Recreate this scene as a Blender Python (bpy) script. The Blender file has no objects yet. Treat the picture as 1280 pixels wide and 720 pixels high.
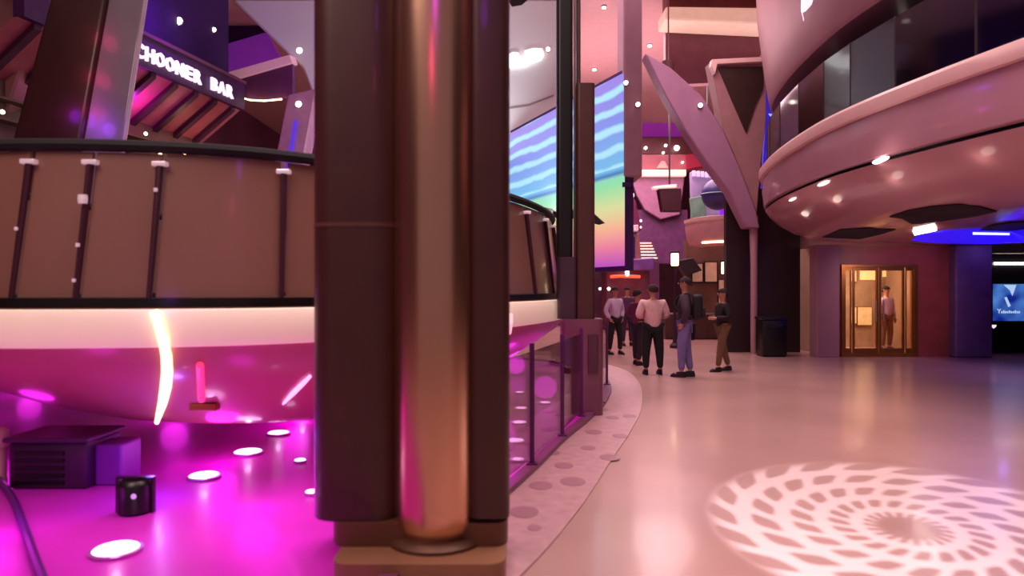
import bpy, bmesh, math, random
from mathutils import Vector, Matrix
from mathutils.bvhtree import BVHTree
random.seed(7)
SC = bpy.context.scene
COL = SC.collection
PI = math.pi

# ------------------------------------------------------------------ camera, world, exposure, big lights
F = 864.0
CAMZ = 1.65
cam = bpy.data.cameras.new('camera')
cam.sensor_width = 36.0
cam.lens = F / 1280 * 36
cam.clip_end = 300
cam.dof.use_dof = True
cam.dof.focus_distance = 13.0
cam.dof.aperture_fstop = 1.0
co = bpy.data.objects.new('camera', cam)
co.location = (0, 0, CAMZ)
co.rotation_euler = (PI / 2, 0, 0)
COL.objects.link(co)
SC.camera = co
SC.view_settings.view_transform = 'Standard'
SC.view_settings.look = 'None'
SC.view_settings.gamma = 1.0
SC.view_settings.use_curve_mapping = False
SC.view_settings.exposure = 0.0

def lin(c):
    return tuple(((v / 255) / 12.92 if v / 255 <= .04045 else ((v / 255 + .055) / 1.055) ** 2.4) for v in c)

W = bpy.data.worlds.new('world'); SC.world = W
W.use_nodes = True
W.node_tree.nodes['Background'].inputs[0].default_value = (1.0, 0.62, 0.70, 1)
W.node_tree.nodes['Background'].inputs[1].default_value = 0.20

def light(name, kind, loc, energy, color, size=.2, target=None, **kw):
    l = bpy.data.lights.new(name, kind)
    l.energy = energy; l.color = color
    if kind == 'AREA':
        l.shape = 'RECTANGLE'; l.size = size[0]; l.size_y = size[1]
    else:
        l.shadow_soft_size = size
    for k, v in kw.items(): setattr(l, k, v)
    o = bpy.data.objects.new(name, l); o.location = loc
    if target is not None:
        o.rotation_euler = (Vector(target) - Vector(loc)).to_track_quat('-Z', 'Y').to_euler()
    COL.objects.link(o)
    return o
PEACH = (1.0, .75, .76)
light('ceiling_light_near', 'AREA', (1.2, 5.5, 9.4), 400, PEACH, (4, 7), (1.4, 5.5, 0), spread=2.0)
light('ceiling_light_mid', 'AREA', (2.4, 14.5, 9.4), 560, PEACH, (3, 8), (2.8, 14.5, 0), spread=2.4)
light('ceiling_light_far', 'AREA', (5.0, 27.0, 9.4), 1500, (1, .66, .70), (6, 12), (5.0, 27, 0))
light('ceiling_fill_up', 'AREA', (3.6, 23.5, 6.0), 480, (1, .68, .74), (5, 9), (4.0, 23.2, 10))  # added upward light, brightens the underside of the far ceiling
light('ceiling_light_bar', 'AREA', (-4.0, 1.0, 8.0), 350, (1, .72, .66), (4, 4), (-3.0, 6.5, 1.5))

# ------------------------------------------------------------------ materials
MATS = {}
def mat(name, c, rough=.5, metal=0.0, emit=None, es=0.0, vary=.08, scale=4.0, coat=0.0, bump=0.0, trans=0.0):
    if name in MATS: return MATS[name]
    m = bpy.data.materials.new(name); m.use_nodes = True
    nt = m.node_tree; N = nt.nodes; L = nt.links
    b = N['Principled BSDF']
    c = lin(c)
    tc = N.new('ShaderNodeTexCoord'); nz = N.new('ShaderNodeTexNoise')
    nz.inputs['Scale'].default_value = scale; nz.inputs['Detail'].default_value = 4
    L.new(tc.outputs['Object'], nz.inputs['Vector'])
    r = N.new('ShaderNodeValToRGB')
    r.color_ramp.elements[0].position = .3; r.color_ramp.elements[1].position = .7
    r.color_ramp.elements[0].color = (*[v * (1 - vary) for v in c], 1)
    r.color_ramp.elements[1].color = (*[min(1, v * (1 + vary)) for v in c], 1)
    L.new(nz.outputs['Fac'], r.inputs['Fac']); L.new(r.outputs['Color'], b.inputs['Base Color'])
    b.inputs['Roughness'].default_value = rough
    b.inputs['Metallic'].default_value = metal
    b.inputs['Coat Weight'].default_value = coat
    b.inputs['Coat Roughness'].default_value = .08
    b.inputs['Transmission Weight'].default_value = trans
    if bump:
        bp = N.new('ShaderNodeBump'); bp.inputs['Strength'].default_value = bump
        L.new(nz.outputs['Fac'], bp.inputs['Height']); L.new(bp.outputs['Normal'], b.inputs['Normal'])
    if emit:
        b.inputs['Emission Color'].default_value = (*lin(emit), 1)
        b.inputs['Emission Strength'].default_value = es
    MATS[name] = m
    return m

def glass(name, tint=(255, 255, 255), refl=.08, rough=.03):
    if name in MATS: return MATS[name]
    m = bpy.data.materials.new(name); m.use_nodes = True
    nt = m.node_tree; N = nt.nodes; L = nt.links
    N.remove(N['Principled BSDF'])
    t = N.new('ShaderNodeBsdfTransparent'); t.inputs[0].default_value = (*lin(tint), 1)
    g = N.new('ShaderNodeBsdfGlossy'); g.inputs['Roughness'].default_value = rough
    f = N.new('ShaderNodeFresnel'); f.inputs[0].default_value = 1.45
    a = N.new('ShaderNodeMath'); a.operation = 'MULTIPLY_ADD'; a.inputs[1].default_value = .8; a.inputs[2].default_value = refl
    a.use_clamp = True
    mx = N.new('ShaderNodeMixShader')
    L.new(f.outputs[0], a.inputs[0]); L.new(a.outputs[0], mx.inputs[0])
    L.new(t.outputs[0], mx.inputs[1]); L.new(g.outputs[0], mx.inputs[2])
    L.new(mx.outputs[0], N['Material Output'].inputs[0])
    MATS[name] = m
    return m

# ------------------------------------------------------------------ geometry helpers: a geo is (verts, faces), world coordinates
def P(px, py, y):
    return Vector(((px - 640) / F * y, y, CAMZ + (360 - py) / F * y))
def join(*gs):
    V = []; Fc = []
    for v, f in gs:
        n = len(V); V += [Vector(p) for p in v]; Fc += [tuple(i + n for i in q) for q in f]
    return V, Fc
def box(x0, x1, y0, y1, z0, z1):
    v = [Vector((x, y, z)) for z in (z0, z1) for y in (y0, y1) for x in (x0, x1)]
    return v, [(0, 2, 3, 1), (4, 5, 7, 6), (0, 1, 5, 4), (2, 6, 7, 3), (0, 4, 6, 2), (1, 3, 7, 5)]
def bev(g, r, seg=2):
    bm = bmesh.new()
    vs = [bm.verts.new(p) for p in g[0]]
    for f in g[1]: bm.faces.new([vs[i] for i in f])
    bmesh.ops.recalc_face_normals(bm, faces=bm.faces)
    bmesh.ops.bevel(bm, geom=list(bm.edges), offset=r, segments=seg, profile=.5, affect='EDGES', clamp_overlap=True)
    bm.verts.index_update()
    out = [v.co.copy() for v in bm.verts], [tuple(v.index for v in f.verts) for f in bm.faces]
    bm.free()
    return out
def xf(g, M):
    return [M @ Vector(p) for p in g[0]], g[1]
def loft(rings, closed=True, cap0=False, cap1=False, loop=False):
    n = len(rings[0]); V = [Vector(p) for r in rings for p in r]; Fc = []
    R = len(rings)
    for i in range(R if loop else R - 1):
        j = (i + 1) % R
        for k in range(n if closed else n - 1):
            k2 = (k + 1) % n
            Fc.append((i * n + k, i * n + k2, j * n + k2, j * n + k))
    if cap0: Fc.append(tuple(range(n - 1, -1, -1)))
    if cap1: Fc.append(tuple((R - 1) * n + k for k in range(n)))
    return V, Fc
def tube(path, r, n=8, closed=False, caps=True):
    path = [Vector(p) for p in path]; m = len(path); rings = []
    up = Vector((0, 0, 1))
    for i, p in enumerate(path):
        a = path[(i - 1) % m] if (closed or i > 0) else p
        b = path[(i + 1) % m] if (closed or i < m - 1) else p
        t = (b - a).normalized()
        s = t.cross(up)
        if s.length < .05: s = t.cross(Vector((0, 1, 0)))
        s.normalize(); u = s.cross(t)
        rr = r[i] if isinstance(r, (list, tuple)) else r
        rings.append([p + (s * math.cos(q) + u * math.sin(q)) * rr for q in [2 * PI * k / n for k in range(n)]])
    return loft(rings, True, caps and not closed, caps and not closed, loop=closed)
def lathe(c, prof, n=20, axis=None):
    c = Vector(c)
    rings = [[Vector((r * math.cos(2 * PI * k / n), r * math.sin(2 * PI * k / n), z)) for k in range(n)] for r, z in prof]
    g = loft(rings, True, True, True)
    M = Matrix.Translation(c)
    if axis is not None:
        M = M @ Vector((0, 0, 1)).rotation_difference(Vector(axis)).to_matrix().to_4x4()
    return xf(g, M)
def ellipsoid(c, rx, ry, rz, n=16, m=10):
    rings = []
    for i in range(m + 1):
        a = -PI / 2 + PI * i / m
        rr = max(math.cos(a), .02)
        rings.append([Vector((c[0] + rx * rr * math.cos(2 * PI * k / n), c[1] + ry * rr * math.sin(2 * PI * k / n), c[2] + rz * math.sin(a))) for k in range(n)])
    return loft(rings, True, True, True)
def prism(poly, d):
    poly = [Vector(p) for p in poly]; d = Vector(d)
    return loft([poly, [p + d for p in poly]], True, True, True)
def pprism(pix, y, depth):
    return prism([P(a, b, y) for a, b in pix], (0, depth, 0))

ORG = {}
def build(name, g, m, parent=None, smooth=False, label=None, cat=None, group=None, kind=None, origin=None):
    v = [Vector(p) for p in g[0]]
    if parent is not None: o0 = ORG[parent]
    elif origin is not None: o0 = Vector(origin)
    else:
        xs = [p.x for p in v]; ys = [p.y for p in v]; zs = [p.z for p in v]
        o0 = Vector(((min(xs) + max(xs)) / 2, (min(ys) + max(ys)) / 2, min(zs)))
    me = bpy.data.meshes.new(name)
    me.from_pydata([tuple(p - o0) for p in v], [], g[1])
    bm = bmesh.new(); bm.from_mesh(me); bmesh.ops.recalc_face_normals(bm, faces=bm.faces); bm.to_mesh(me); bm.free()
    if smooth:
        for q in me.polygons: q.use_smooth = True
        try: me.set_sharp_from_angle(angle=math.radians(38))
        except Exception: pass
    me.materials.append(m)
    o = bpy.data.objects.new(name, me); COL.objects.link(o)
    if parent is not None: o.parent = parent
    else: o.location = o0
    ORG[o] = o0
    tag(o, label, cat, group, kind)
    return o
def tag(o, label=None, cat=None, group=None, kind=None):
    if label: o['label'] = label
    if cat: o['category'] = cat
    if group: o['group'] = group
    if kind: o['kind'] = kind
def thing(name, loc, label, cat, group=None, kind=None):
    o = bpy.data.objects.new(name, None); COL.objects.link(o)
    o.location = loc; o.empty_display_size = .2
    ORG[o] = Vector(loc)
    tag(o, label, cat, group, kind)
    return o

def text_geo(s, size, ext, origin, right, up):
    cu = bpy.data.curves.new('lettering', 'FONT'); cu.body = s; cu.size = size; cu.extrude = ext; cu.offset = size * .022; cu.resolution_u = 2
    ob = bpy.data.objects.new('lettering', cu); COL.objects.link(ob)
    dg = bpy.context.evaluated_depsgraph_get()
    me = bpy.data.meshes.new_from_object(ob.evaluated_get(dg))
    r = Vector(right).normalized(); u = Vector(up).normalized(); n = r.cross(u)
    M = Matrix((( r.x, u.x, n.x, origin[0]), (r.y, u.y, n.y, origin[1]), (r.z, u.z, n.z, origin[2]), (0, 0, 0, 1)))
    g = [M @ v.co for v in me.vertices], [tuple(p.vertices) for p in me.polygons]
    bpy.data.objects.remove(ob); bpy.data.curves.remove(cu); bpy.data.meshes.remove(me)
    return g
def text_width(s, size):
    g = text_geo(s, size, 0, (0, 0, 0), (1, 0, 0), (0, 1, 0))
    return max(v.x for v in g[0])
def spline(pts, n=8, closed=True):
    pts = [Vector(p) for p in pts]; m = len(pts); out = []
    rng = range(m) if closed else range(m - 1)
    for i in rng:
        p1 = pts[i]; p2 = pts[(i + 1) % m]
        p0 = pts[(i - 1) % m] if (closed or i > 0) else p1 * 2 - p2
        p3 = pts[(i + 2) % m] if (closed or i < m - 2) else p2 * 2 - p1
        for k in range(n):
            t = k / n
            out.append(.5 * ((2 * p1) + (p2 - p0) * t + (2 * p0 - 5 * p1 + 4 * p2 - p3) * t * t + (3 * p1 - p0 - 3 * p2 + p3) * t ** 3))
    if not closed: out.append(pts[-1])
    return out
def bvh(g):
    return BVHTree.FromPolygons([tuple(p) for p in g[0]], g[1])
def cast(tree, px, py):
    o = Vector((0, 0, CAMZ)); d = (P(px, py, 10) - o).normalized()
    hit = tree.ray_cast(o, d)
    return (hit[0], d) if hit[0] is not None else (None, d)
def patch(tree, pix, off=.02, thick=.012):
    """thin plate that follows a surface of the scene"""
    o = Vector((0, 0, CAMZ)); cx = sum(p[0] for p in pix) / len(pix); cy = sum(p[1] for p in pix) / len(pix)
    rings = []
    for k, sc_ in enumerate((1, 1, .7, .4, .05)):
        ring = []
        for px, py in pix:
            d = (P(cx + (px - cx) * sc_, cy + (py - cy) * sc_, 10) - o).normalized()
            h = tree.ray_cast(o, d)
            if h[0] is None: h = (P(px, py, 9), -d)
            n = h[1] if h[1].dot(d) < 0 else -h[1]
            ring.append(h[0] + n * (off - thick if k == 0 else off))
        rings.append(ring)
    return loft(rings, True, False, True)

# ------------------------------------------------------------------ palette
M_floor = mat('polished_beige_stone', (190, 148, 140), .24, vary=.10, scale=.7, coat=.15)
M_band = mat('rose_terrazzo', (190, 145, 148), .35, vary=.14, scale=9)
M_fleck = mat('dark_inlay', (160, 112, 122), .4)
M_mauve = mat('mauve_paint', (172, 124, 134), .45, vary=.05, scale=1.5)
M_mauve_gloss = mat('mauve_gloss', (172, 122, 134), .22, vary=.05, scale=1.5, coat=.35)
M_lip = mat('pale_pink_lip', (232, 188, 184), .35, vary=.04)
M_greywall = mat('pale_grey_panel', (226, 222, 226), .6, vary=.04, scale=.6)
M_cream = mat('cream_edge', (240, 215, 195), .5, vary=.05)
M_black = mat('black_metal', (14, 10, 12), .35)
M_darkbrown = mat('dark_brown_panel', (68, 32, 30), .42, vary=.12, coat=.2)
M_darkwall = mat('dark_maroon_wall', (44, 22, 28), .45, vary=.2)
M_purpledark = mat('dark_purple_panel', (58, 14, 84), .85, vary=.2)
M_white_e = mat('white_lamp', (255, 245, 240), .4, emit=(255, 235, 225), es=6)
M_warm_e = mat('warm_lamp', (255, 235, 200), .4, emit=(255, 220, 170), es=5)
M_sign_e = mat('white_sign_light', (255, 240, 250), .4, emit=(255, 225, 250), es=1.1)
M_steel = mat('brushed_steel', (190, 170, 165), .3, metal=.9)
M_gold = mat('brass_frame', (170, 115, 60), .3, metal=.8)
M_redbrown = mat('red_brown_cladding', (150, 68, 64), .4, vary=.15)

# ------------------------------------------------------------------ setting: floor, walls, ceiling
build('floor', box(-14, 14, -8, 52, -.3, 0), M_floor, kind='structure', label='polished beige stone promenade floor', cat='floor')
build('ceiling', box(-14, 14, 13, 52, 10.0, 10.3), mat('ceiling_paint', (200, 150, 152), .6, vary=.05), kind='structure', label='pink ceiling high above the promenade', cat='ceiling')
build('wall_far', box(-14, 14, 50, 50.4, 0, 10), mat('far_wall', (150, 95, 110), .6, vary=.15, scale=.5), kind='structure', label='far mauve end wall of the promenade', cat='wall')
build('wall_left', box(-13, -12.6, -8, 50, 0, 10), mat('left_wall', (105, 55, 80), .6, vary=.25, scale=.4), kind='structure', label='dim plum side wall on the left', cat='wall')
build('wall_right', box(13.2, 13.6, -8, 50, 0, 10), M_darkwall, kind='structure', label='dark side wall on the right', cat='wall')

# pool surround: fence line and stone border
fence_ctrl = [(-1.1, 3.0), (-.62, 4.0), (-.2, 5.1), (.18, 6.25), (.54, 7.46), (.93, 8.6), (1.33, 10.0), (1.6, 11.6), (1.55, 13.5), (.8, 15.3), (-.8, 16.2), (-2.6, 16.1), (-4.8, 15.6), (-7.4, 13.8), (-8.7, 11), (-8.8, 8.0), (-8, 5.4), (-6.2, 3.7), (-3.9, 2.9), (-2.2, 2.6)]
fence = spline([(a, b, 0) for a, b in fence_ctrl], 6)
outer_ctrl = [(-.9, 2.2), (-.35, 3.2), (.09, 4.04), (.52, 5.2), (.93, 6.54), (1.38, 8.0), (1.8, 9.6), (2.2, 12), (2.2, 14.2), (1.3, 16.3), (-.8, 17.4), (-2.8, 17.2), (-5.2, 16.6), (-8.1, 14.6), (-9.5, 11.2), (-9.6, 8.0), (-8.7, 4.9), (-6.6, 2.8), (-4.0, 2.0), (-2.1, 1.7)]
outer = spline([(a, b, 0) for a, b in outer_ctrl], 6)
border = build('floor_border', loft([[p + Vector((0, 0, .001)) for p in outer], [p + Vector((0, 0, .012)) for p in outer], [p + Vector((0, 0, .012)) for p in fence]]), M_band,
               kind='structure', label='rose stone floor border with dark flecks around the pool', cat='floor')
def floor_pt(px, py, z=0.0):
    y = (CAMZ - z) * F / (py - 360); return Vector(((px - 640) / F * y, y, z))
for px, py, s in [(655, 640, .11), (676, 607, .1), (716, 602, .11), (705, 582, .09), (762, 572, .1), (735, 560, .08), (742, 540, .1), (775, 545, .09), (765, 522, .09), (752, 512, .1), (787, 520, .09), (690, 566, .08), (668, 660, .05)]:
    c = floor_pt(px, py, .012)
    build('inlay', xf(lathe((0, 0, 0), [(s, 0), (s, .003), (s * .7, .005)], 12), Matrix.Translation(c) @ Matrix.Diagonal((1, 1.25, 1, 1))), M_fleck, border)

# ------------------------------------------------------------------ fountain pool under the raised bar
M_pool = mat('magenta_lit_pool_floor', (212, 44, 204), .38, vary=.15, scale=.9, coat=.12)  # magenta of the pool lighting is mixed into the base colour
pool = thing('fountain_pool', (-2.3, 9, .0), 'shallow fountain pool glowing magenta beneath the raised bar', 'pool')
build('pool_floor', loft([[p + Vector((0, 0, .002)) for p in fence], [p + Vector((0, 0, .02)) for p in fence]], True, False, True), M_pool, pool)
kerb = []
for p in fence: kerb.append(p)
n_f = len(fence)
def nrm(curve, i):
    t = (curve[(i + 1) % len(curve)] - curve[(i - 1) % len(curve)]).normalized(); return Vector((t.y, -t.x, 0))
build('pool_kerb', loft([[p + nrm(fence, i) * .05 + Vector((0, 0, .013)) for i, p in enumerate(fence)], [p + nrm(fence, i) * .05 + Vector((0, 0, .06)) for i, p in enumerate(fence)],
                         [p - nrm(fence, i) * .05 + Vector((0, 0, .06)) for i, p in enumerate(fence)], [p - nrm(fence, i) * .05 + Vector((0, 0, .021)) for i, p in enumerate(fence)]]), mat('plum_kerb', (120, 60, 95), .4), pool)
M_spot = mat('pool_spotlight_glow', (255, 220, 255), .4, emit=(255, 190, 255), es=3.2)
M_ring = mat('spot_ring', (200, 120, 200), .3, metal=.6)
for px, py, s in [(145, 690, .15), (255, 597, .14), (310, 567, .15), (348, 543, .13), (378, 523, .12), (375, 578, .06), (390, 618, .06), (645, 553, .1), (648, 577, .06), (650, 530, .09), (652, 512, .08), (650, 492, .07), (682, 505, .08)]:
    c = floor_pt(px, py, .021)
    t = build('pool_light', lathe(c, [(s, 0), (s * 1.02, .018), (s * .9, .022)], 20), M_ring, pool)
    build('lens', lathe(c + Vector((0, 0, .0215)), [(s * .88, 0), (s * .8, .008), (s * .4, .012)], 20), M_spot, t)
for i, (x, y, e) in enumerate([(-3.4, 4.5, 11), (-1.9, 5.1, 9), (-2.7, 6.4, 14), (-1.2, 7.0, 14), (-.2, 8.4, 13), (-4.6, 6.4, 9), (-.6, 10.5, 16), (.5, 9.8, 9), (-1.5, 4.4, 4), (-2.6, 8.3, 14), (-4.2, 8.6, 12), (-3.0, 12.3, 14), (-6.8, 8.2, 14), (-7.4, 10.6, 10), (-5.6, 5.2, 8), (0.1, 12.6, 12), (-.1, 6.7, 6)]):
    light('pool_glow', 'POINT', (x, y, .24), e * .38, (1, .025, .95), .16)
for px, py, e in [(145, 690, .55), (255, 597, .5), (310, 567, .45), (348, 543, .4), (378, 523, .35), (196, 636, .25)]:
    c = floor_pt(px, py, .021)
    light('pool_light_halo', 'POINT', (c.x, c.y, .17), e * 1.3, (1, .55, 1), .03)
light('pool_blue_glow', 'POINT', (-2.75, 5.35, .35), 7, (.2, .1, 1), .06)

# dark pump housing and small black lamp on the pool floor
hx = thing('pump_housing', (-4.0, 5.8, .02), 'dark purple box housing standing in the pool at the left edge', 'machine')
Mh = mat('housing_purple', (60, 14, 62), .4, vary=.2)
c0 = floor_pt(62, 612, .02)
build('body', bev(box(c0.x - .34, c0.x + .30, c0.y, c0.y + .5, .02, .40), .03), Mh, hx, True)
build('lid', bev(box(c0.x - .37, c0.x + .33, c0.y - .03, c0.y + .52, .40, .44), .015), mat('housing_lid', (80, 25, 85), .35), hx)
build('grille', join(*[box(c0.x - .28, c0.x + .12, c0.y - .012, c0.y, -0.04 + .1 + .06 * k, -.04 + .13 + .06 * k) for k in range(5)]), M_black, hx)
build('side_box', bev(box(c0.x + .30, c0.x + .52, c0.y + .1, c0.y + .42, .02, .36), .02), mat('housing_side', (130, 30, 160), .4), hx)
c1 = floor_pt(160, 646, .02)
bl = thing('pool_lamp', c1, 'small black cylindrical lamp standing on the magenta pool floor', 'lamp')
build('body', lathe(c1 + Vector((0, .1, 0)), [(.1, 0), (.12, .015), (.12, .2), (.105, .225), (.09, .24)], 20), M_black, bl, True)
build('bracket', join(box(c1.x - .135, c1.x - .12, c1.y + .08, c1.y + .12, 0.02, .27), box(c1.x + .12, c1.x + .135, c1.y + .08, c1.y + .12, .02, .27), box(c1.x - .135, c1.x + .135, c1.y + .08, c1.y + .12, .265, .28)), M_black, bl)
build('lens', lathe(c1 + Vector((.05, -.018, .15)), [(.02, 0), (.018, .006)], 10, (0, -1, 0)), mat('lamp_lens', (200, 150, 220), .2, emit=(220, 160, 255), es=.6), bl)
build('cable', tube(spline([floor_pt(-14, 585, .052), floor_pt(14, 620, .052), floor_pt(30, 660, .052), floor_pt(44, 700, .052), floor_pt(60, 740, .052)], 4, False), .028, 8), mat('cable_purple', (90, 20, 120), .4), None, True,
      label='thick purple cable lying across the pool floor at left', cat='cable')
c2 = P(2, 580, 5.8)
po = thing('pool_bollard', (c2.x, 5.8, .02), 'pale pink bollard light at the left edge of the pool', 'lamp')
build('post', lathe((c2.x - .02, 5.8, .02), [(.06, 0), (.055, .05), (.055, .3)], 14), M_lip, po, True)
build('head', lathe((c2.x - .02, 5.8, .32), [(.07, 0), (.075, .03), (.07, .13), (.03, .16)], 14), M_lip, po, True)

# ------------------------------------------------------------------ raised bar platform
rim_ctrl = [(-3.0, 4.95), (-2.0, 5.22), (-1.1, 5.95), (-.25, 7.1), (.4, 8.5), (.80, 10), (.9, 11.5), (.55, 13.5), (-.6, 14.9), (-2.2, 14.9), (-3.6, 13.6), (-4.9, 12.0), (-5.6, 10.2), (-5.9, 8.4), (-5.75, 6.7), (-5.1, 5.5), (-4.1, 4.98)]
rim = spline([(a, b, 0) for a, b in rim_ctrl], 10)
def inward(p, d=None, s=None):
    a = Vector((-2.2, 7.6, 0)); b = Vector((-1.7, 12.4, 0))
    t = max(0, min(1, (p - a).dot(b - a) / (b - a).length_squared)); q = a + (b - a) * t
    v = q - p
    return p + (v * s if s is not None else v.normalized() * d)
def ringz(z, d=0.0, s=None):
    return [inward(p, d, s) + Vector((0, 0, z)) for p in rim]
ZR = 1.50
bar = thing('raised_bar_platform', (-2, 9.9, .02), 'oval raised bar platform with cream rim and tan glass balustrade', 'bar')
build('rim', loft([ringz(ZR - .29, .10), ringz(ZR - .28, .03), ringz(ZR - .23, 0), ringz(ZR - .06, 0), ringz(ZR - .015, .02), ringz(ZR, .06), ringz(ZR, .14)]),
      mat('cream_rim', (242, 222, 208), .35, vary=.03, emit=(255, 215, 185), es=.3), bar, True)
hull_g = loft([ringz(ZR - .285, .09), ringz(ZR - .33, .12), ringz(1.06, s=.07), ringz(.84, s=.18), ringz(.62, s=.32), ringz(.46, s=.46), ringz(.38, s=.58), ringz(.35, s=.7)], True, False, True)
build('hull', hull_g, mat('rose_hull', (190, 120, 118), .28, vary=.06, scale=1.2, coat=.4), bar, True)
build('lift_piston', lathe((-1.95, 10, .02), [(1.0, 0), (1.0, .06), (.7, .08), (.7, .45)], 28), M_steel, bar, True)
build('deck', loft([ringz(ZR - .02, .05), ringz(ZR + .005, .05)], True, False, True), mat('deck_wood', (90, 50, 40), .5, vary=.2), bar)
build('kick_strip', loft([ringz(ZR + .0, .10), ringz(ZR + .075, .10), ringz(ZR + .075, .2), ringz(ZR + .0, .2)]), M_black, bar)
ZB, ZT = ZR + .08, ZR + 1.17
LEAN = .13
# balustrade stations along the rim, chosen where the posts stand
def station(px):
    best = None
    for i in range(len(rim)):
        a = inward(rim[i], .13); b = inward(rim[(i + 1) % len(rim)], .13)
        fa = a.x / a.y * F + 640 - px; fb = b.x / b.y * F + 640 - px
        if fa * fb <= 0 and abs(fa - fb) > 0 and (best is None or a.y < best[0]):
            best = (a.y, i + fa / (fa - fb))
    return best[1]
def rim_at(u):
    i = int(math.floor(u)) % len(rim); t = u - math.floor(u)
    return rim[i].lerp(rim[(i + 1) % len(rim)], t)
us = [station(352) , ]
u0 = station(15)
vis = sorted([(station(p) + 40) % len(rim) for p in (15, 95, 187, 352)])
nR = len(rim)
def arc(u1, u2):
    s = 0; k = 24
    for j in range(k): s += (rim_at(u1 + (u2 - u1) * (j + 1) / k) - rim_at(u1 + (u2 - u1) * j / k)).length
    return s
stations = [u - 40 for u in vis]
last = stations[-1]; end = stations[0] + nR
L_rest = arc(last, end); nseg = int(round(L_rest / 1.0))
acc = 0; u = last; step = L_rest / nseg; target = step
while u < end - .2 and len(stations) < 4 + nseg - 1:
    u2 = u + .1; acc += (rim_at(u2) - rim_at(u)).length; u = u2
    if acc >= target: stations.append(u); target += step
M_tan = mat('tan_frosted_glass', (134, 94, 82), .3, vary=.06, scale=1.0, coat=.25)
M_post = mat('plum_post', (66, 30, 44), .35, metal=.2)
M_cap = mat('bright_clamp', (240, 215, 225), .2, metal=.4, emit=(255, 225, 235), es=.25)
def bal(u, z, d):
    p = inward(rim_at(u), d + LEAN * (z - ZB) / (ZT - ZB)); return p + Vector((0, 0, z))
ns = len(stations)
for k in range(ns):
    ua = stations[k]; ub = stations[(k + 1) % ns] + (nR if k == ns - 1 else 0)
    g = .035
    m = 5
    du = (ub - ua)
    ga = du * .03
    rows = []
    for z, d in ((ZB, .15), (ZT, .15), (ZT, .17), (ZB, .17)):
        rows.append([bal(ua + ga + (du - 2 * ga) * j / m, z, d) for j in range(m + 1)])
    V, Fc = loft(rows, False, loop=True)
    w = m + 1
    Fc += [(0, w, 2 * w, 3 * w), (m, w + m, 2 * w + m, 3 * w + m)]
    build('balustrade_panel', (V, Fc), M_tan, bar, True)
    pb = bal(ua, ZB - .01, .125); pt = bal(ua, ZT - .10, .125)
    post = build('post', tube([pb, pb.lerp(pt, .5), pt], [.020, .024, .028], 8), M_post, bar, True)
    build('cap', bev(xf(box(-.055, .055, -.03, .03, -.018, .018), Matrix.Translation(pt + Vector((0, 0, .018)))), .008), M_cap, post)
    for q in {0: ((.5, .012),), 1: ((.72, .032), (.38, .014), (.12, .012)), 2: ((.8, .014),)}.get(k, ()):
        if True:
            cpos = pb.lerp(pt, q[0]) + (pb - inward(pb, .03)) * 1.0
            build('clamp', lathe(cpos, [(q[1], -q[1]), (q[1] * 1.1, 0), (q[1], q[1])], 8), M_cap, post)
light('post_violet', 'POINT', P(189, 366, 4.85), .5, (.4, .05, 1), .03)  # added light, tints the foot of the post violet
build('handrail', tube([inward(p, .14 + LEAN) + Vector((0, 0, ZT + .05)) for p in rim], .047, 8, closed=True), mat('matte_black_rail', (8, 5, 7), .8), bar, True)
# glowing strips on the hull; the warm one stands in for the post's reflection
HT = bvh(join(hull_g, loft([ringz(ZR - .29, 0.0), ringz(ZR, 0.0)])))
def on_hull(pix, off=.03):
    out = []
    for a, b in pix:
        h, d = cast(HT, a, b)
        if h is None: h = P(a, b, 6)
        out.append(h - d * off)
    return out
M_streak = mat('warm_reflection_streak', (255, 240, 190), .4, emit=(255, 232, 165), es=2.2)
build('glow_strip', tube(on_hull([(192, 388), (198, 405), (204, 425), (208, 445), (209, 465), (207, 485), (203, 505), (196, 528)]), [.030, .034, .036, .038, .04, .042, .036, .02], 8), M_streak, bar, True)
build('glow_strip', tube(on_hull([(354, 505), (366, 492), (378, 480), (388, 470)]), [.01, .022, .022, .015], 8), mat('pink_led_strip', (255, 190, 255), .4, emit=(255, 170, 255), es=1.5), bar, True)
build('glow_strip', tube(on_hull([(638, 392), (638, 402), (636, 416)]), .03, 8), mat('pale_led_strip', (255, 220, 215), .4, emit=(255, 200, 200), es=.8), bar, True)
rl = build('marker_lamp', tube(on_hull([(250, 456), (251, 478), (252, 500)]), .028, 8), mat('red_lamp', (255, 70, 120), .4, emit=(255, 60, 130), es=.9), bar, True)
build('bracket', xf(bev(box(-.11, .11, -.05, .05, -.03, .03), .01), Matrix.Translation(on_hull([(256, 508)])[0])), mat('bronze_bracket', (150, 85, 30), .4, metal=.5), rl)

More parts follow.
